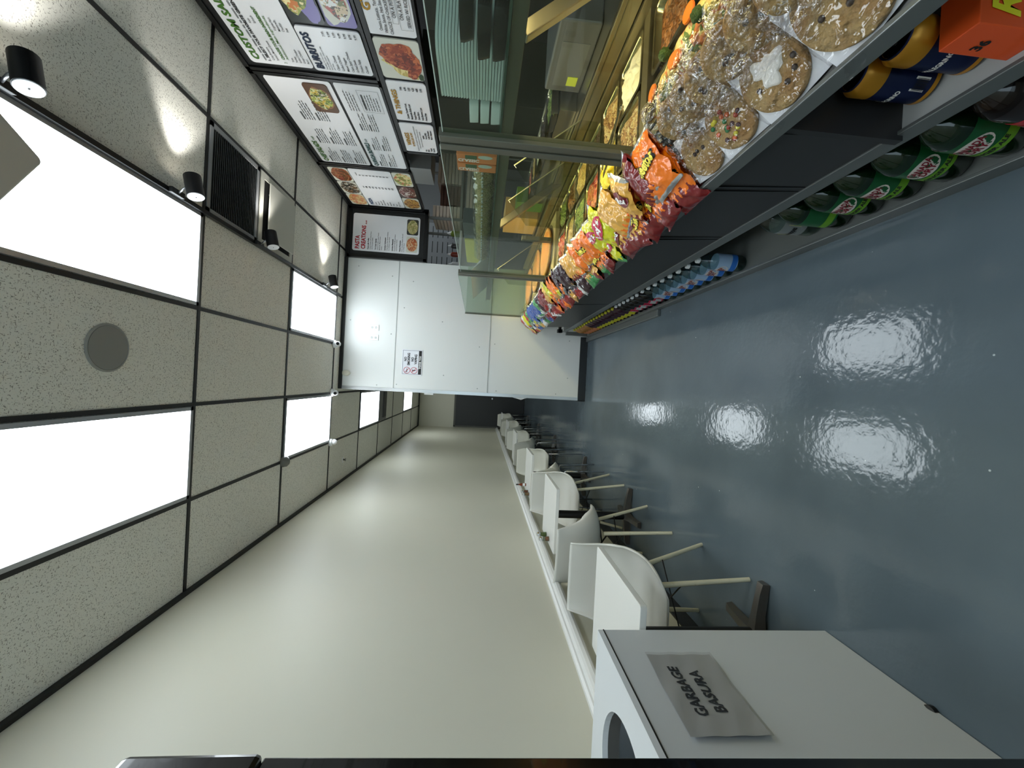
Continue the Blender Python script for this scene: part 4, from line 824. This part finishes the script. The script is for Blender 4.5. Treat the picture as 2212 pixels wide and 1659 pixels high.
o = MB().box(2.9, 3.6, 4.3, 5.3, 0, 2.2).build('kitchen_cabinet', mat('olive_dark', (26, 30, 14), .6), bevel=.01); tag(o, 'dark cabinet in the kitchen under the middle menu board', 'cabinet')
t = thing('louvred_panel', 'light grey slotted panel on the kitchen wall under the pasta menu', 'panel', (2.3, 7.469, 1.75))
MB().box(-.35, .5, 0, .03, 0, .95).build('sheet', mat('panel_grey', (150, 153, 155), .4), t)
sl = MB()
for i in range(9):
    for q in (0, 1, 2): sl.box(-.3+q*.27, -.1+q*.27, -.003, 0, .1+i*.09, .112+i*.09)
sl.build('slots', M_dark, t)
# back shelf of bottles
t = thing('white_wall_shelf', 'white shelf with small bottles at the kitchen opening', 'shelf', (1.9, 5.95, 1.78))
MB().box(-.38, .4, -.15, .15, 0, .03).build('shelf_board', M_wp, t); MB().box(-.38, .4, .12, .15, -.3, 0).build('bracket_panel', M_wp, t)
def squeeze(x, rgb, lab, h=.17, r=.035):
    t = thing('squeeze_bottle', lab, 'bottle', (x, 5.95, 1.811))
    MB().lathe([(r, 0), (r, h*.6), (r*.8, h*.68), (r*.5, h*.72)], n=16).build('bottle', mat('sq_%d%d%d' % rgb, rgb, .3), t, smooth='auto'); MB().lathe([(r*.6, h*.72), (r*.5, h*.78), (r*.12, h)], n=12).build('nozzle', M_wp, t, smooth='auto')
squeeze(2.10, (110, 128, 50), 'green-filled squeeze bottle on the white kitchen shelf', .19, .045); squeeze(1.92, (60, 60, 60), 'dark squeeze bottle on the white kitchen shelf'); squeeze(1.80, (120, 44, 28), 'red brown sauce bottle on the white kitchen shelf'); squeeze(1.66, (200, 200, 200), 'white squeeze bottle by the partition edge on the kitchen shelf', .15)
t = thing('kitchen_fill_light', 'unseen added fill light panel in the kitchen behind the black bulkhead', 'ceiling light', (3.0, 6.1, CZ))  # hidden emissive panel, added to brighten the dark kitchen
MB().box(-.6, .6, -.3, .3, -.012, -.001).build('frame', M_alu, t); MB().box(-.58, .58, -.28, .28, -.014, -.012).build('diffuser', M_led, t)
# prep table with pans seen under the guard shelf
t = thing('prep_table', 'steel prep table with a back rail in the kitchen behind the hot food', 'prep table', (2.2, 2.9, 0))
MB().box(-.5, .35, -2.3, 1.9, .86, .90).build('worktop', M_st, t)
MB().box(-.45, -.15, -.32, 1.05, .903, 1.008).build('pan_riser', MC['stainless'], t)
MB().box(-.33, .33, -2.2, 1.8, .1, .86).build('base_cabinet', mat('kitchen_black', (36, 37, 38), .35), t)
for i, (k, l) in enumerate([('green', 'leafy greens'), ('dark', 'black olives'), ('white', 'sliced onions'), ('tan', 'cut chicken'), ('red', 'roast peppers')]):
    hotpan(1.72, 2.02, 2.60+i*.26, 2.85+i*.26, 1.06, k, 'kitchen pan of %s on the prep table' % l, .02, .05)
t = thing('grey_equipment', 'grey metal appliance with a yellow note in the kitchen behind the food', 'appliance', (1.98, 2.28, .901))
MB().box(-.15, .2, -.25, .25, 0, .22).build('body', mat('machine_grey', (104, 106, 110), .4, .3), t, bevel=.01); MB().box(-.152, -.15, -.12, .2, .03, .18).build('door', mat('machine_grey2', (122, 124, 128), .4, .3), t)
MB().box(-.155, -.152, .12, .19, .04, .10).build('yellow_note', mat('note_yellow', (206, 220, 60), .6), t)
o = MB().box(1.75, 1.9, 3.95, 4.15, .901, 1.16).build('green_box', mat('box_green2', (96, 134, 50), .5), bevel=.003); tag(o, 'green carton standing on the prep table behind the hot food', 'carton')
o = MB().box(1.74, 1.95, 4.3, 4.75, .901, 1.25).build('cardboard_box', mat('carton_tan', (206, 166, 100), .7), bevel=.003); tag(o, 'tan cardboard box on the prep table behind the pizzas', 'box')
# ================================================================== SNACK BAGS
def bagz(u, v, w_, h, th, sd):
    a, b = abs(u)/(w_/2), abs(v)/(h/2)
    e = max(0, 1-a**2.6)**.6*max(0, 1-b**3.2)**.7
    return th*e + (.010*NZ.noise(Vector((u*30+sd, v*30, sd))) - .009*abs(NZ.noise(Vector((u*45, v*26+sd, 1)))) + .004*NZ.noise(Vector((u*95, v*95+sd, 1))))*(1 if b < .93 else .5)*(.35+.65*min(1, (a*a+b*b)**.5*1.5))
def make_bag(sd, w_, h, th, c1, c2, split, logo=None, loc=None, rot=None, lab='', nseg=(25, 33), foil=False):
    sh = mat('bag_%d_%d_%d' % c1, c1, .3, .05, spec=.5, coat=.6, bump=(55, .5, .004)); s2 = mat('bag_%d_%d_%d' % c2, c2, .3, .05, spec=.5, coat=.6, bump=(55, .5, .004)); sv = mat('bag_foil', (200, 202, 204), .2, .6)
    o = thing('snack_bag', lab, 'snack bag', (0, 0, 0), 0, 'snack bags heaped in the counter tray')
    mb = MB(); nu, nv = nseg
    def pos(u, v, s): 
        uu, vv = (u-.5)*w_, (v-.5)*h; pinch = 1-.10*max(0, 1-abs(v-.5)*2)**.5 + .0
        uu *= (1.0 if abs(v-.5) > .46 else .93+.03*math.sin(v*20+sd)); return (uu, vv, s*bagz(uu, vv, w_, h, th, sd+(0 if s > 0 else 9)))
    for s in (1, -1):
        b = len(mb.v); mb.v += [pos(i/(nu-1), j/(nv-1), s) for i in range(nu) for j in range(nv)]
        for i in range(nu-1):
            for j in range(nv-1):
                mb.f.append((b+i*nv+j, b+(i+1)*nv+j, b+(i+1)*nv+j+1, b+i*nv+j+1)); vm = (j+.5)/(nv-1)
                mb.mi.append(2 if (foil and (vm < .05 or vm > .95)) else (1 if vm < split+.08*math.sin(i*1.3+sd) else 0))
    mb.build('bag', [sh, s2, sv], o, smooth=True)
    if logo:
        txt, ctx, cbg, sc, tilt = logo; cs, sn = math.cos(tilt), math.sin(tilt); d0 = .0045
        def fn(d):
            def g(u, v): 
                uu, vv = u*cs-v*sn, u*sn+v*cs+h*.08; return (uu, vv, bagz(uu, vv, w_, h, th, sd)+d)
            return g
        if cbg:
            pb = MB(); k = 26; f = fn(d0); pts = [f(0, 0)]
            for rr in (.5, 1): pts += [f(w_*.40*rr*math.cos(2*PI*i/k), w_*.2*rr*math.sin(2*PI*i/k)) for i in range(k)]
            pb.add(pts, [(0, 1+i, 1+(i+1) % k) for i in range(k)] + [(1+i, 1+k+i, 1+k+(i+1) % k, 1+(i+1) % k) for i in range(k)]); pb.build('logo_patch', mat('lg_%d_%d_%d' % cbg, cbg, .35), o)
        else:
            pb = MB(); write(pb, txt, 0.0015, -sc*.36, sc*.82, fn(d0+.0002), wid=w_*.84, bold=True, align='C'); write(pb, txt, -.0015, -sc*.30, sc*.82, fn(d0), wid=w_*.84, bold=True, align='C'); pb.build('logo_outline', M_dark, o)  # black outline printed behind the logo letters
        tb = MB(); write(tb, txt, 0, -sc*.32, sc*.72, fn(d0+.0012), wid=w_*(.62 if cbg else .76), bold=True, align='C'); tb.build('logo_lettering', mat('lt_%d_%d_%d' % ctx, ctx, .4), o)
    o.location = loc; o.rotation_mode = 'QUATERNION'; o.rotation_quaternion = rot
    return o
SL = math.atan2(.156, .206)
def slope_rot(spin=0, pitch=0, roll=0):
    """bag lies on the slanted tray: its right points towards the viewer, its top up the slope"""
    B = Matrix(((0, math.cos(SL+pitch), -math.sin(SL+pitch)), (-1, 0, 0), (0, math.sin(SL+pitch), math.cos(SL+pitch))))
    return (B @ Matrix.Rotation(roll, 3, 'Y') @ Matrix.Rotation(spin, 3, 'Z')).to_quaternion()
OR, DR, TN, YL, PU, RD, BL, GR, WH = (238, 118, 8), (116, 12, 20), (218, 164, 70), (206, 206, 20), (44, 14, 30), (156, 20, 22), (36, 76, 160), (60, 140, 80), (214, 214, 214)
CHE = ('Cheetos', (250, 232, 90), None, .052, .1); FRI = ('Fritos', (240, 240, 240), (110, 16, 34), .04, .15); LAY = ("Lay's", (246, 246, 246), (196, 60, 90), .04, .1); DOR = ('Doritos', (240, 240, 240), (30, 26, 34), .036, .05)
R2 = random.Random(11)
KN = {OR: 'orange cheese-snack', TN: 'tan corn-chip', YL: 'yellow potato-chip', PU: 'dark purple', RD: 'red tortilla-chip', BL: 'blue', GR: 'green', DR: 'dark red', WH: 'silver white'}
seq = [(1.345, [(OR, DR, .32, CHE), (OR, OR, .1, CHE)]), (1.47, [(OR, DR, .30, CHE), (DR, OR, .1, None)]), (1.60, [(OR, DR, .35, CHE), (TN, DR, .2, FRI)]), (1.74, [(TN, DR, .33, FRI), (TN, OR, .1, None)]), (1.87, [(TN, DR, .35, FRI), (YL, TN, .1, LAY)]),
       (2.0, [(YL, GR, .15, LAY), (YL, OR, .1, LAY)]), (2.12, [(OR, DR, .3, CHE), (OR, OR, .1, None)]), (2.24, [(OR, GR, .3, CHE), (OR, TN, .2, CHE)]), (2.36, [(TN, DR, .3, FRI), (OR, TN, .1, None)]), (2.48, [(TN, GR, .3, FRI), (TN, OR, .2, None)]),
       (2.60, [(WH, PU, .5, None), (TN, DR, .2, None)]), (2.72, [(PU, WH, .3, DOR), (PU, TN, .1, None)]), (2.84, [(PU, RD, .3, DOR), (PU, PU, .1, None)]), (2.96, [(PU, TN, .3, None), (PU, OR, .2, None)]), (3.08, [(RD, DR, .3, DOR), (OR, YL, .3, None)]), (3.20, [(RD, OR, .3, None), (OR, TN, .2, None)]),
       (3.32, [(OR, RD, .4, CHE), (YL, OR, .3, None)]), (3.44, [(RD, OR, .4, None), (TN, DR, .2, None)]), (3.56, [(DR, RD, .3, None), (DR, WH, .2, None)]), (3.68, [(DR, WH, .2, None), (DR, RD, .2, None)]), (3.80, [(RD, DR, .2, None), (PU, DR, .2, None)]), (3.92, [(DR, BL, .2, None), (GR, WH, .3, None)]),
       (4.04, [(PU, BL, .3, None), (BL, GR, .2, None)]), (4.16, [(PU, GR, .3, None), (BL, WH, .3, None)]), (4.28, [(BL, WH, .3, None), (BL, GR, .2, None)]), (4.40, [(GR, TN, .3, None), (BL, BL, .2, None)]), (4.52, [(WH, GR, .3, None), (BL, YL, .2, None)]), (4.64, [(TN, BL, .3, None), (GR, WH, .2, None)]), (4.76, [(BL, TN, .3, None), (RD, GR, .2, None)]), (4.88, [(WH, RD, .3, None), (YL, RD, .2, None)]), (5.0, [(GR, TN, .3, None), (WH, BL, .2, None)]), (5.12, [(TN, RD, .3, None), (RD, YL, .3, None)])]
ordn = ['first', 'second', 'third', 'fourth', 'fifth', 'sixth', 'seventh', 'eighth', 'ninth', 'tenth', 'eleventh', 'twelfth', 'thirteenth', 'fourteenth', 'fifteenth', 'sixteenth', 'seventeenth', 'eighteenth', 'nineteenth', 'twentieth', 'twenty-first', 'twenty-second', 'twenty-third', 'twenty-fourth', 'twenty-fifth', 'twenty-sixth', 'twenty-seventh', 'twenty-eighth', 'twenty-ninth', 'thirtieth', 'thirty-first', 'thirty-second']
for i, (y, prs_) in enumerate(seq):
    for r, (c1, c2, sp_, lg) in enumerate(prs_):
        s0 = (.088, .175)[r]; lift = (.042, .078)[r]
        c = Vector((.664+s0*math.cos(SL)-lift*math.sin(SL), y+R2.uniform(-.02, .02), .712+s0*math.sin(SL)+lift*math.cos(SL)))
        q = slope_rot(R2.uniform(-.35, .35) if r == 0 else R2.uniform(-.6, .6), R2.uniform(-.05, .2), R2.uniform(-.3, .3))
        make_bag(i*3.1+r*1.7, (.17 if y < 2 else .155), (.205 if y < 2 else .19), .032, c1, c2, sp_, lg, c, q, '%s snack bag in the %s row, %s from the cookies' % (KN[c1], ('front', 'back')[r], ordn[i]), foil=(r == 1))
# ================================================================== COOKIES in cellophane
M_ck = mat('cookie', (164, 136, 88), .85, noise=(14, .8, (140, 100, 54), .4, .65), bump=(40, 1.0, .02)); M_chip = mat('choc_chip', (44, 26, 20), .35)
M_cel = glassy('cellophane', (247, 247, 249), .6, .07, (20, .8, .03))
M_cel2 = glassy('cellophane_smooth', (250, 250, 251), .25, .06, (10, .45, .03))
def cookie_pack(x, y, z, R, rot, lab, deco='chips', card=True, sd=0, th=.016, bagw=1.18, crum=.55):
    t = thing('cookie_package', lab, 'packaged cookie', (x, y, z)); t.rotation_mode = 'QUATERNION'; t.rotation_quaternion = rot
    def fn(u, v):
        a = 2*PI*u; r = R*min(v*1.0, 1) if v < .9 else R; 
        if v < .85: rr = R*.96*(v/.85); z_ = th*(1-.35*(v/.85)**6)+.004*NZ.noise(Vector((rr*math.cos(a)*45, rr*math.sin(a)*45, sd)))-.004*abs(NZ.noise(Vector((rr*math.cos(a)*60, rr*math.sin(a)*60, sd+4))))+.0022*NZ.noise(Vector((rr*math.cos(a)*180, rr*math.sin(a)*180, sd)))
        else: k = (v-.85)/.15; rr = R*(.96+.04*math.sin(k*PI/2))+.0; z_ = th*.65*(1-k)
        rr *= 1+.018*NZ.noise(Vector((math.cos(a)*2.5, math.sin(a)*2.5, sd*3)))+.008*NZ.noise(Vector((math.cos(a)*9, math.sin(a)*9, sd)))
        return (rr*math.cos(a), rr*math.sin(a), z_+.004)
    ck = MB().grid(fn, 56, 26, closeu=True).build('cookie', M_ck, t, smooth=True)
    rr = random.Random(sd)
    if deco == 'chips':
        for i in range(3 if sd < 7 else 4):
            a, q = rr.uniform(0, 6.28), R*rr.uniform(.1, .8)
            MB().lathe([(.006, 0), (.007, .003), (.003, .006)], n=8).build('chocolate_chip', M_chip, ck, smooth=True, loc=(q*math.cos(a), q*math.sin(a), th+.002))
    if deco == 'candy':
        cc = [(150, 50, 30), (200, 190, 40), (30, 110, 60), (70, 40, 44), (212, 100, 50)]
        for i in range(20):
            a, q = rr.uniform(0, 6.28), R*.62*math.sqrt(rr.random()); c_ = cc[i % 5]
            MB().lathe([(.002, -.001), (.0062, .001), (.0066, .003), (.005, .0055), (.001, .0065)], n=12).build('candy', mat('candy_%d' % (i % 5), c_, .25), ck, smooth=True, loc=(q*math.cos(a), q*math.sin(a), th+.003))
    if deco == 'mallow':
        def mf(u, v):
            a = 2*PI*u; q = R*.46*v*(1+.25*math.sin(a*3+1)+.12*math.sin(a*7)); return (q*math.cos(a)+R*.12, q*math.sin(a)*.9+R*.18, th+.006+.004*(1-v*v)+.002*NZ.noise(Vector((q*50, a*3, 1))) - (.004 if v > .95 else 0))
        MB().grid(mf, 40, 12, closeu=True).build('marshmallow_topping', mat('mallow', (226, 222, 214), .5, bump=(80, .5, .005)), ck, smooth=True)
        for i in range(4):
            a, q = rr.uniform(3, 6.28), R*rr.uniform(.4, .8); MB().lathe([(.006, 0), (.007, .003), (.003, .006)], n=8).build('chocolate_chip', M_chip, ck, smooth=True, loc=(q*math.cos(a), q*math.sin(a), th+.002))
    W_ = R*bagw*.93
    if card: MB().poly([(-W_*.95, -W_*.95, 0), (W_*.95, -W_*.95, 0), (W_*.95, W_*1.0, 0), (-W_*.95, W_*1.0, 0)], (0, 0, .0015)).build('white_card', mat('card_white', (222, 224, 228), .5), t)
    def cf(s):
        def g(u, v):
            a, b = (u*2-1), (v*2-1)*1.0; e = max(0, 1-(a*a)**1.6)*max(0, 1-(b*b)**1.6)
            x_, y_ = a*W_*(1-.35*max(0, b)**3), b*W_*1.12; n_ = NZ.noise(Vector((x_*22+sd, y_*22, 2)))
            return (x_, y_, (.0+ (th+.012)*min(1, e*2.2)*(1 if s > 0 else -.0) + crum*(abs(n_)*.012*(.5+e) + .010*abs(NZ.noise(Vector((x_*48, y_*48+b*3, sd)))))) if s > 0 else -.002)
        return g
    MB().grid(cf(1), 60, 60).build('cellophane', M_cel if crum > 1 else M_cel2, t, smooth=True)
    return t
def on_tray(s, lift=.0):
    return .664+s*math.cos(SL)-lift*math.sin(SL), .712+s*math.sin(SL)+lift*math.cos(SL)
ck = [(.70, .122, .092, 'plain', 'largest cookie in front row with pale crackled top, nearest the viewer', 0), (.885, .108, .080, 'mallow', 'packaged cookie with white marshmallow smear on top', 1), (1.045, .106, .075, 'candy', 'packaged cookie dotted with coloured candies', 2), (1.19, .100, .072, 'chips', 'packaged cookie with chocolate chips next to the orange chip bags', 3)]
for y, s, R, d, lab, i in ck:
    x, z = on_tray(s, .024); cookie_pack(x, y, z, R, slope_rot(.25-.12*i, .12, .12), lab, d if d != 'plain' else 'chips', True, i+1)
back = [(.62, 'cookie behind the largest cookie'), (.74, 'upright cookie behind the gap before the marshmallow cookie'), (.83, 'upright cookie behind the marshmallow cookie'), (.92, 'upright cookie behind and beyond the marshmallow cookie'), (1.0, 'upright cookie behind the candy cookie'), (1.08, 'upright cookie behind the gap beyond the candy cookie'), (1.16, 'upright cookie behind the chocolate chip cookie')]
for i, (y, lab) in enumerate(back):
    x, z = on_tray(.222, .052); cookie_pack(x-.002, y, z, .062, slope_rot(.3*math.sin(i*2), .45, .75+.12*math.sin(i)), 'cellophane-wrapped ' + lab, 'chips', False, i+7, bagw=1.5, crum=1.7)
# ================================================================== DRINKS
def bottle(kind, x, y, rz, lab, z=.0365):
    K = {'ginger': dict(r=.055, h=.30, m=mat('pet_green', (8, 30, 12), .08, spec=.7), cap=mat('cap_green', (96, 110, 30), .4), l0=.07, l1=.185, lm=mat('lab_green', (16, 82, 42), .35)),
         'cola': dict(r=.055, h=.30, m=mat('pet_cola', (26, 16, 14), .08, spec=.7), cap=mat('cap_red', (160, 30, 34), .4), l0=.05, l1=.15, lm=mat('lab_red', (176, 36, 50), .35)),
         'tonic': dict(r=.055, h=.28, m=glassy('pet_clear', (200, 214, 208), .25), cap=mat('cap_yellow', (206, 200, 90), .4), l0=.07, l1=.17, lm=mat('lab_silver', (120, 126, 128), .3)),
         'soda': dict(r=.043, h=.265, m=glassy('pet_clear2', (196, 212, 210), .25), cap=mat('cap_white', (212, 216, 218), .35), l0=.055, l1=.16, lm=mat('lab_pale', (150, 176, 206), .3)),
         'dark': dict(r=.036, h=.255, m=mat('pet_dark', (14, 12, 14), .1, spec=.7), cap=MC.get('cap_white') or mat('cap_white', (212, 216, 218), .35), l0=.05, l1=.12, lm=mat('lab_crim', (170, 30, 66), .35)),
         'grape': dict(r=.036, h=.245, m=mat('pet_grape', (46, 14, 34), .1, spec=.7), cap=mat('cap_lime', (190, 184, 50), .4), l0=.03, l1=.09, lm=mat('lab_lime', (186, 184, 40), .4)),
         'amber': dict(r=.036, h=.235, m=mat('pet_amber', (150, 104, 50), .1, spec=.7), cap=MC.get('cap_lime') or mat('cap_lime', (190, 184, 50), .4), l0=.03, l1=.10, lm=mat('lab_peach', (190, 120, 80), .4))}[kind]
    r, h = K['r'], K['h']; t = thing('drink_bottle', lab, 'bottle', (x, y, z), rz, {'ginger': 'large green soda bottles', 'soda': 'clear soda water bottles with blue labels', 'dark': 'dark cola bottles with white caps', 'grape': 'purple drink bottles with yellow-green caps', 'amber': 'amber drink bottles at the far end'}.get(kind, 'single large bottles near the viewer'))
    MB().lathe([(.001, .004), (r*.6, 0), (r*.85, .004), (r, .02), (r, h*.62), (r*.95, h*.70), (r*.72, h*.80), (r*.42, h*.88), (.014, h*.92), (.0135, h*.95)], n=28).build('bottle_body', K['m'], t, smooth=True)
    if kind in ('soda', 'tonic', 'ginger'): 
        MB().lathe([(r+.0006, K['l0']), (r+.0008, K['l1'])], n=32).build('label_sleeve', K['lm'], t, smooth='auto')
    else: MB().lathe([(r+.0006, K['l0']), (r+.0008, K['l1'])], n=28).build('label_sleeve', K['lm'], t, smooth='auto')
    cpm = MB(); cpm.lathe([(.0155, h*.93), (.0155, h*.985), (.014, h), (.001, h+.0005)], n=18); cpm.build('cap', K['cap'], t, smooth='auto')
    def wrap(d=.002): 
        # printed side faces the aisle (-x); reader's right is -y
        return lambda u, v: (-(r+d)*math.cos(u/(r+d)), -(r+d)*math.sin(u/(r+d)), v)
    if kind in ('ginger', 'soda'):
        base = MB(); f = wrap(.0012); k = 22; w2, hh = r*.78, .033; vc = K['l0']+.068
        pts = [f(0, vc)]+[f(w2*.5*math.cos(2*PI*i/k), vc+hh*.5*math.sin(2*PI*i/k)) for i in range(k)]+[f(w2*math.cos(2*PI*i/k)*(1-.1*math.sin(2*PI*i/k)), vc+hh*math.sin(2*PI*i/k)) for i in range(k)]
        base.add(pts, [(0, 1+i, 1+(i+1) % k) for i in range(k)]+[(1+i, 1+k+i, 1+k+(i+1) % k, 1+(i+1) % k) for i in range(k)]); base.build('shield_print', mat('shield_white', (206, 196, 190), .4), t)
        m = MB(); write(m, 'CANADA', 0, vc+.003, .019, wrap(.0022), wid=w2*1.6, bold=True, align='C'); write(m, 'DRY', 0, vc-.022, .021, wrap(.0022), wid=w2*1.0, bold=True, align='C'); m.build('brand_lettering', mat('maroon', (120, 20, 36), .5), t)
        if kind == 'ginger':
            b2 = MB(); b2.grid(lambda u, v: wrap(.0014)((u-.5)*r*4.4, K['l0']+.002+v*.028+.006*math.sin(u*6)), 24, 2); b2.build('lime_band', mat('lime_band', (98, 150, 36), .4), t, smooth=True)
            m = MB(); write(m, 'GINGER ALE', 0, K['l0']+.012, .012, wrap(.0024), wid=r*1.6, bold=True, align='C'); m.build('flavour_lettering', INK, t)
        else:
            b2 = MB(); b2.grid(lambda u, v: wrap(.0010)((u-.5)*r*6.2, K['l0']+v*.03+.004*math.sin(u*12)), 30, 2); b2.build('blue_band', mat('blue_band', (40, 104, 190), .4), t, smooth=True)
    if kind == 'cola':
        m = MB(); write(m, 'Coca-Cola', 0, .09, .036, wrap(.0022), wid=r*2.6, bold=True, align='C'); m.build('brand_lettering', M_wp, t)
        MB().lathe([(r*.97, h*.62), (r*.95, h*.70), (r*.72, h*.80), (r*.45, h*.87)], n=28).build('foam_band', mat('foam_grey', (140, 138, 136), .3), t, smooth=True)
    if kind == 'tonic':
        m = MB(); rect(m, -r*.6, r*.75, .095, .15, lambda u, v: wrap(.0016)(u, v)); m.build('name_patch', mat('patch_yellow', (206, 206, 120), .4), t); m = MB(); write(m, 'Schweppes', 0, .11, .024, wrap(.003), wid=r*1.25, bold=True, align='C'); m.build('brand_lettering', M_dark, t)
    if kind == 'dark': 
        b2 = MB(); b2.grid(lambda u, v: wrap(.0014)((u-.5)*r*1.6, K['l0']+.01+v*.045), 10, 2); b2.build('silver_patch', mat('silver_p', (170, 172, 176), .3), t, smooth=True)
    return t
BZ = []
bottle('cola', .735, .865, 0, 'large cola bottle with red label nearest the viewer on the low shelf')
for i, (y, rz) in enumerate([(.985, .2), (1.12, .5), (1.25, .1), (1.375, .35), (1.50, 1.9)]):
    bottle('ginger', .73, y, rz, 'large green ginger ale bottle, %s past the cola' % ordn[i])
bottle('tonic', .75, 1.64, .1, 'large clear tonic bottle with yellow name patch beside the green bottles')
def row(kind, ys, fmt):
    t0 = None
    for i, y in enumerate(ys):
        lab = fmt % ordn[i]
        if t0 is None: t0 = bottle(kind, .712+(.0), y, 0, lab)
        else: c = copy_tree(t0); c.location = (.712, y, .0365); c.rotation_euler = (0, 0, .5*math.sin(i*2.3)); c['label'] = lab
row('soda', [2.12+i*.108 for i in range(8)], 'clear soda water bottle with blue label, %s of its row from the viewer')
row('dark', [3.0+i*.095 for i in range(6)], 'dark bottle with white cap, %s of its row from the viewer')
row('grape', [3.60+i*.098 for i in range(11)], 'purple drink bottle with yellow-green cap, %s of its row from the viewer')
row('amber', [4.70+i*.105 for i in range(5)], 'amber drink bottle, %s of the last group at the far end')
# cans and candy box in the recess
def can(y, rz, lab):
    t = thing('drink_can', lab, 'can', (.79, y, .3745), rz, 'blue and gold drink cans in the counter recess')
    r = .046; z = .195
    MB().lathe([(.034, 0), (r, .010), (r, z-.018), (.037, z-.004), (.037, z), (.034, z), (.033, z-.006), (.001, z-.006)], n=36).build('can_body', mat('can_navy', (16, 28, 66), .3, .3), t, smooth='auto')
    MB().lathe([(r+.0005, z-.055), (r+.0005, z-.018), (.0375, z-.0045)], n=36).build('gold_band', mat('can_gold', (190, 134, 34), .3, .4), t, smooth='auto')
    MB().lathe([(r+.0005, .012), (r+.0005, .022)], n=36).build('gold_foot_band', MC['can_gold'], t, smooth='auto')
    tp = MB(); tp.lathe([(.0335, z-.006), (.0325, z-.0045), (.001, z-.0045)], n=30); lid = tp.build('lid', mat('can_lid', (80, 80, 82), .25, .9), t, smooth='auto')
    tb = MB(); tb.tube([(.012*math.cos(a), .010*math.sin(a), z-.0025) for a in [2*PI*i/16 for i in range(17)]], .0015, 6); tb.build('pull_tab', mat('tab_steel', (130, 130, 132), .2, .9), lid)
    wr = lambda d: (lambda u, v: (-(r+d)*math.cos(u/(r+d)), -(r+d)*math.sin(u/(r+d)), v))
    m = MB(); write(m, 'SANPELLEGRINO', .0, .085, .011, wr(.0015), wid=.085, bold=True, align='C'); m.build('brand_lettering', M_wp, t)
    m = MB(); fake_lines(m, -.065, .12, 12, .028, .004, .006, wr(.0014), random.Random(4)); m.build('small_print', mat('can_print', (150, 160, 190), .5), t)
    m = MB(); rect(m, .045, .075, .035, .07, wr(.0012)); p = m.build('barcode_patch', M_wp, t)
    m = MB()
    for i in range(14): rect(m, .047+i*.0019, .047+i*.0019+(.0006, .0012, .0008)[i % 3], .038, .067, wr(.0022))
    m.build('barcode_bars', M_dark, p)
can(.925, -.5, 'blue and gold drink can farther from the viewer in the recess'); can(.825, -.2, 'blue and gold drink can nearer the viewer, beside the orange candy box')
t = thing('candy_box', 'upright orange candy box with yellow script in the counter recess', 'candy box', (.722, .70, .3745))
MB().box(0, .25, 0, .07, 0, .155).build('carton', mat('candy_orange', (220, 84, 34), .4), t, bevel=.002)
fx_ = lambda u, v: (-.0012, .07-u, v)
m = MB(); write(m, '36', .014, .085, .02, fx_, bold=True); m.build('count_lettering', M_dark, t)
ft = lambda u, v: (u, -.0014, v)
m = MB(); write(m, "Reese's", .02, .075, .055, ft, wid=.2, bold=True, shear=.2); m.build('brand_lettering', mat('script_yellow', (226, 220, 40), .4), t)
m = MB(); rect(m, .03, .20, .05, .064, ft); m.build('brown_strip', M_chip, t)
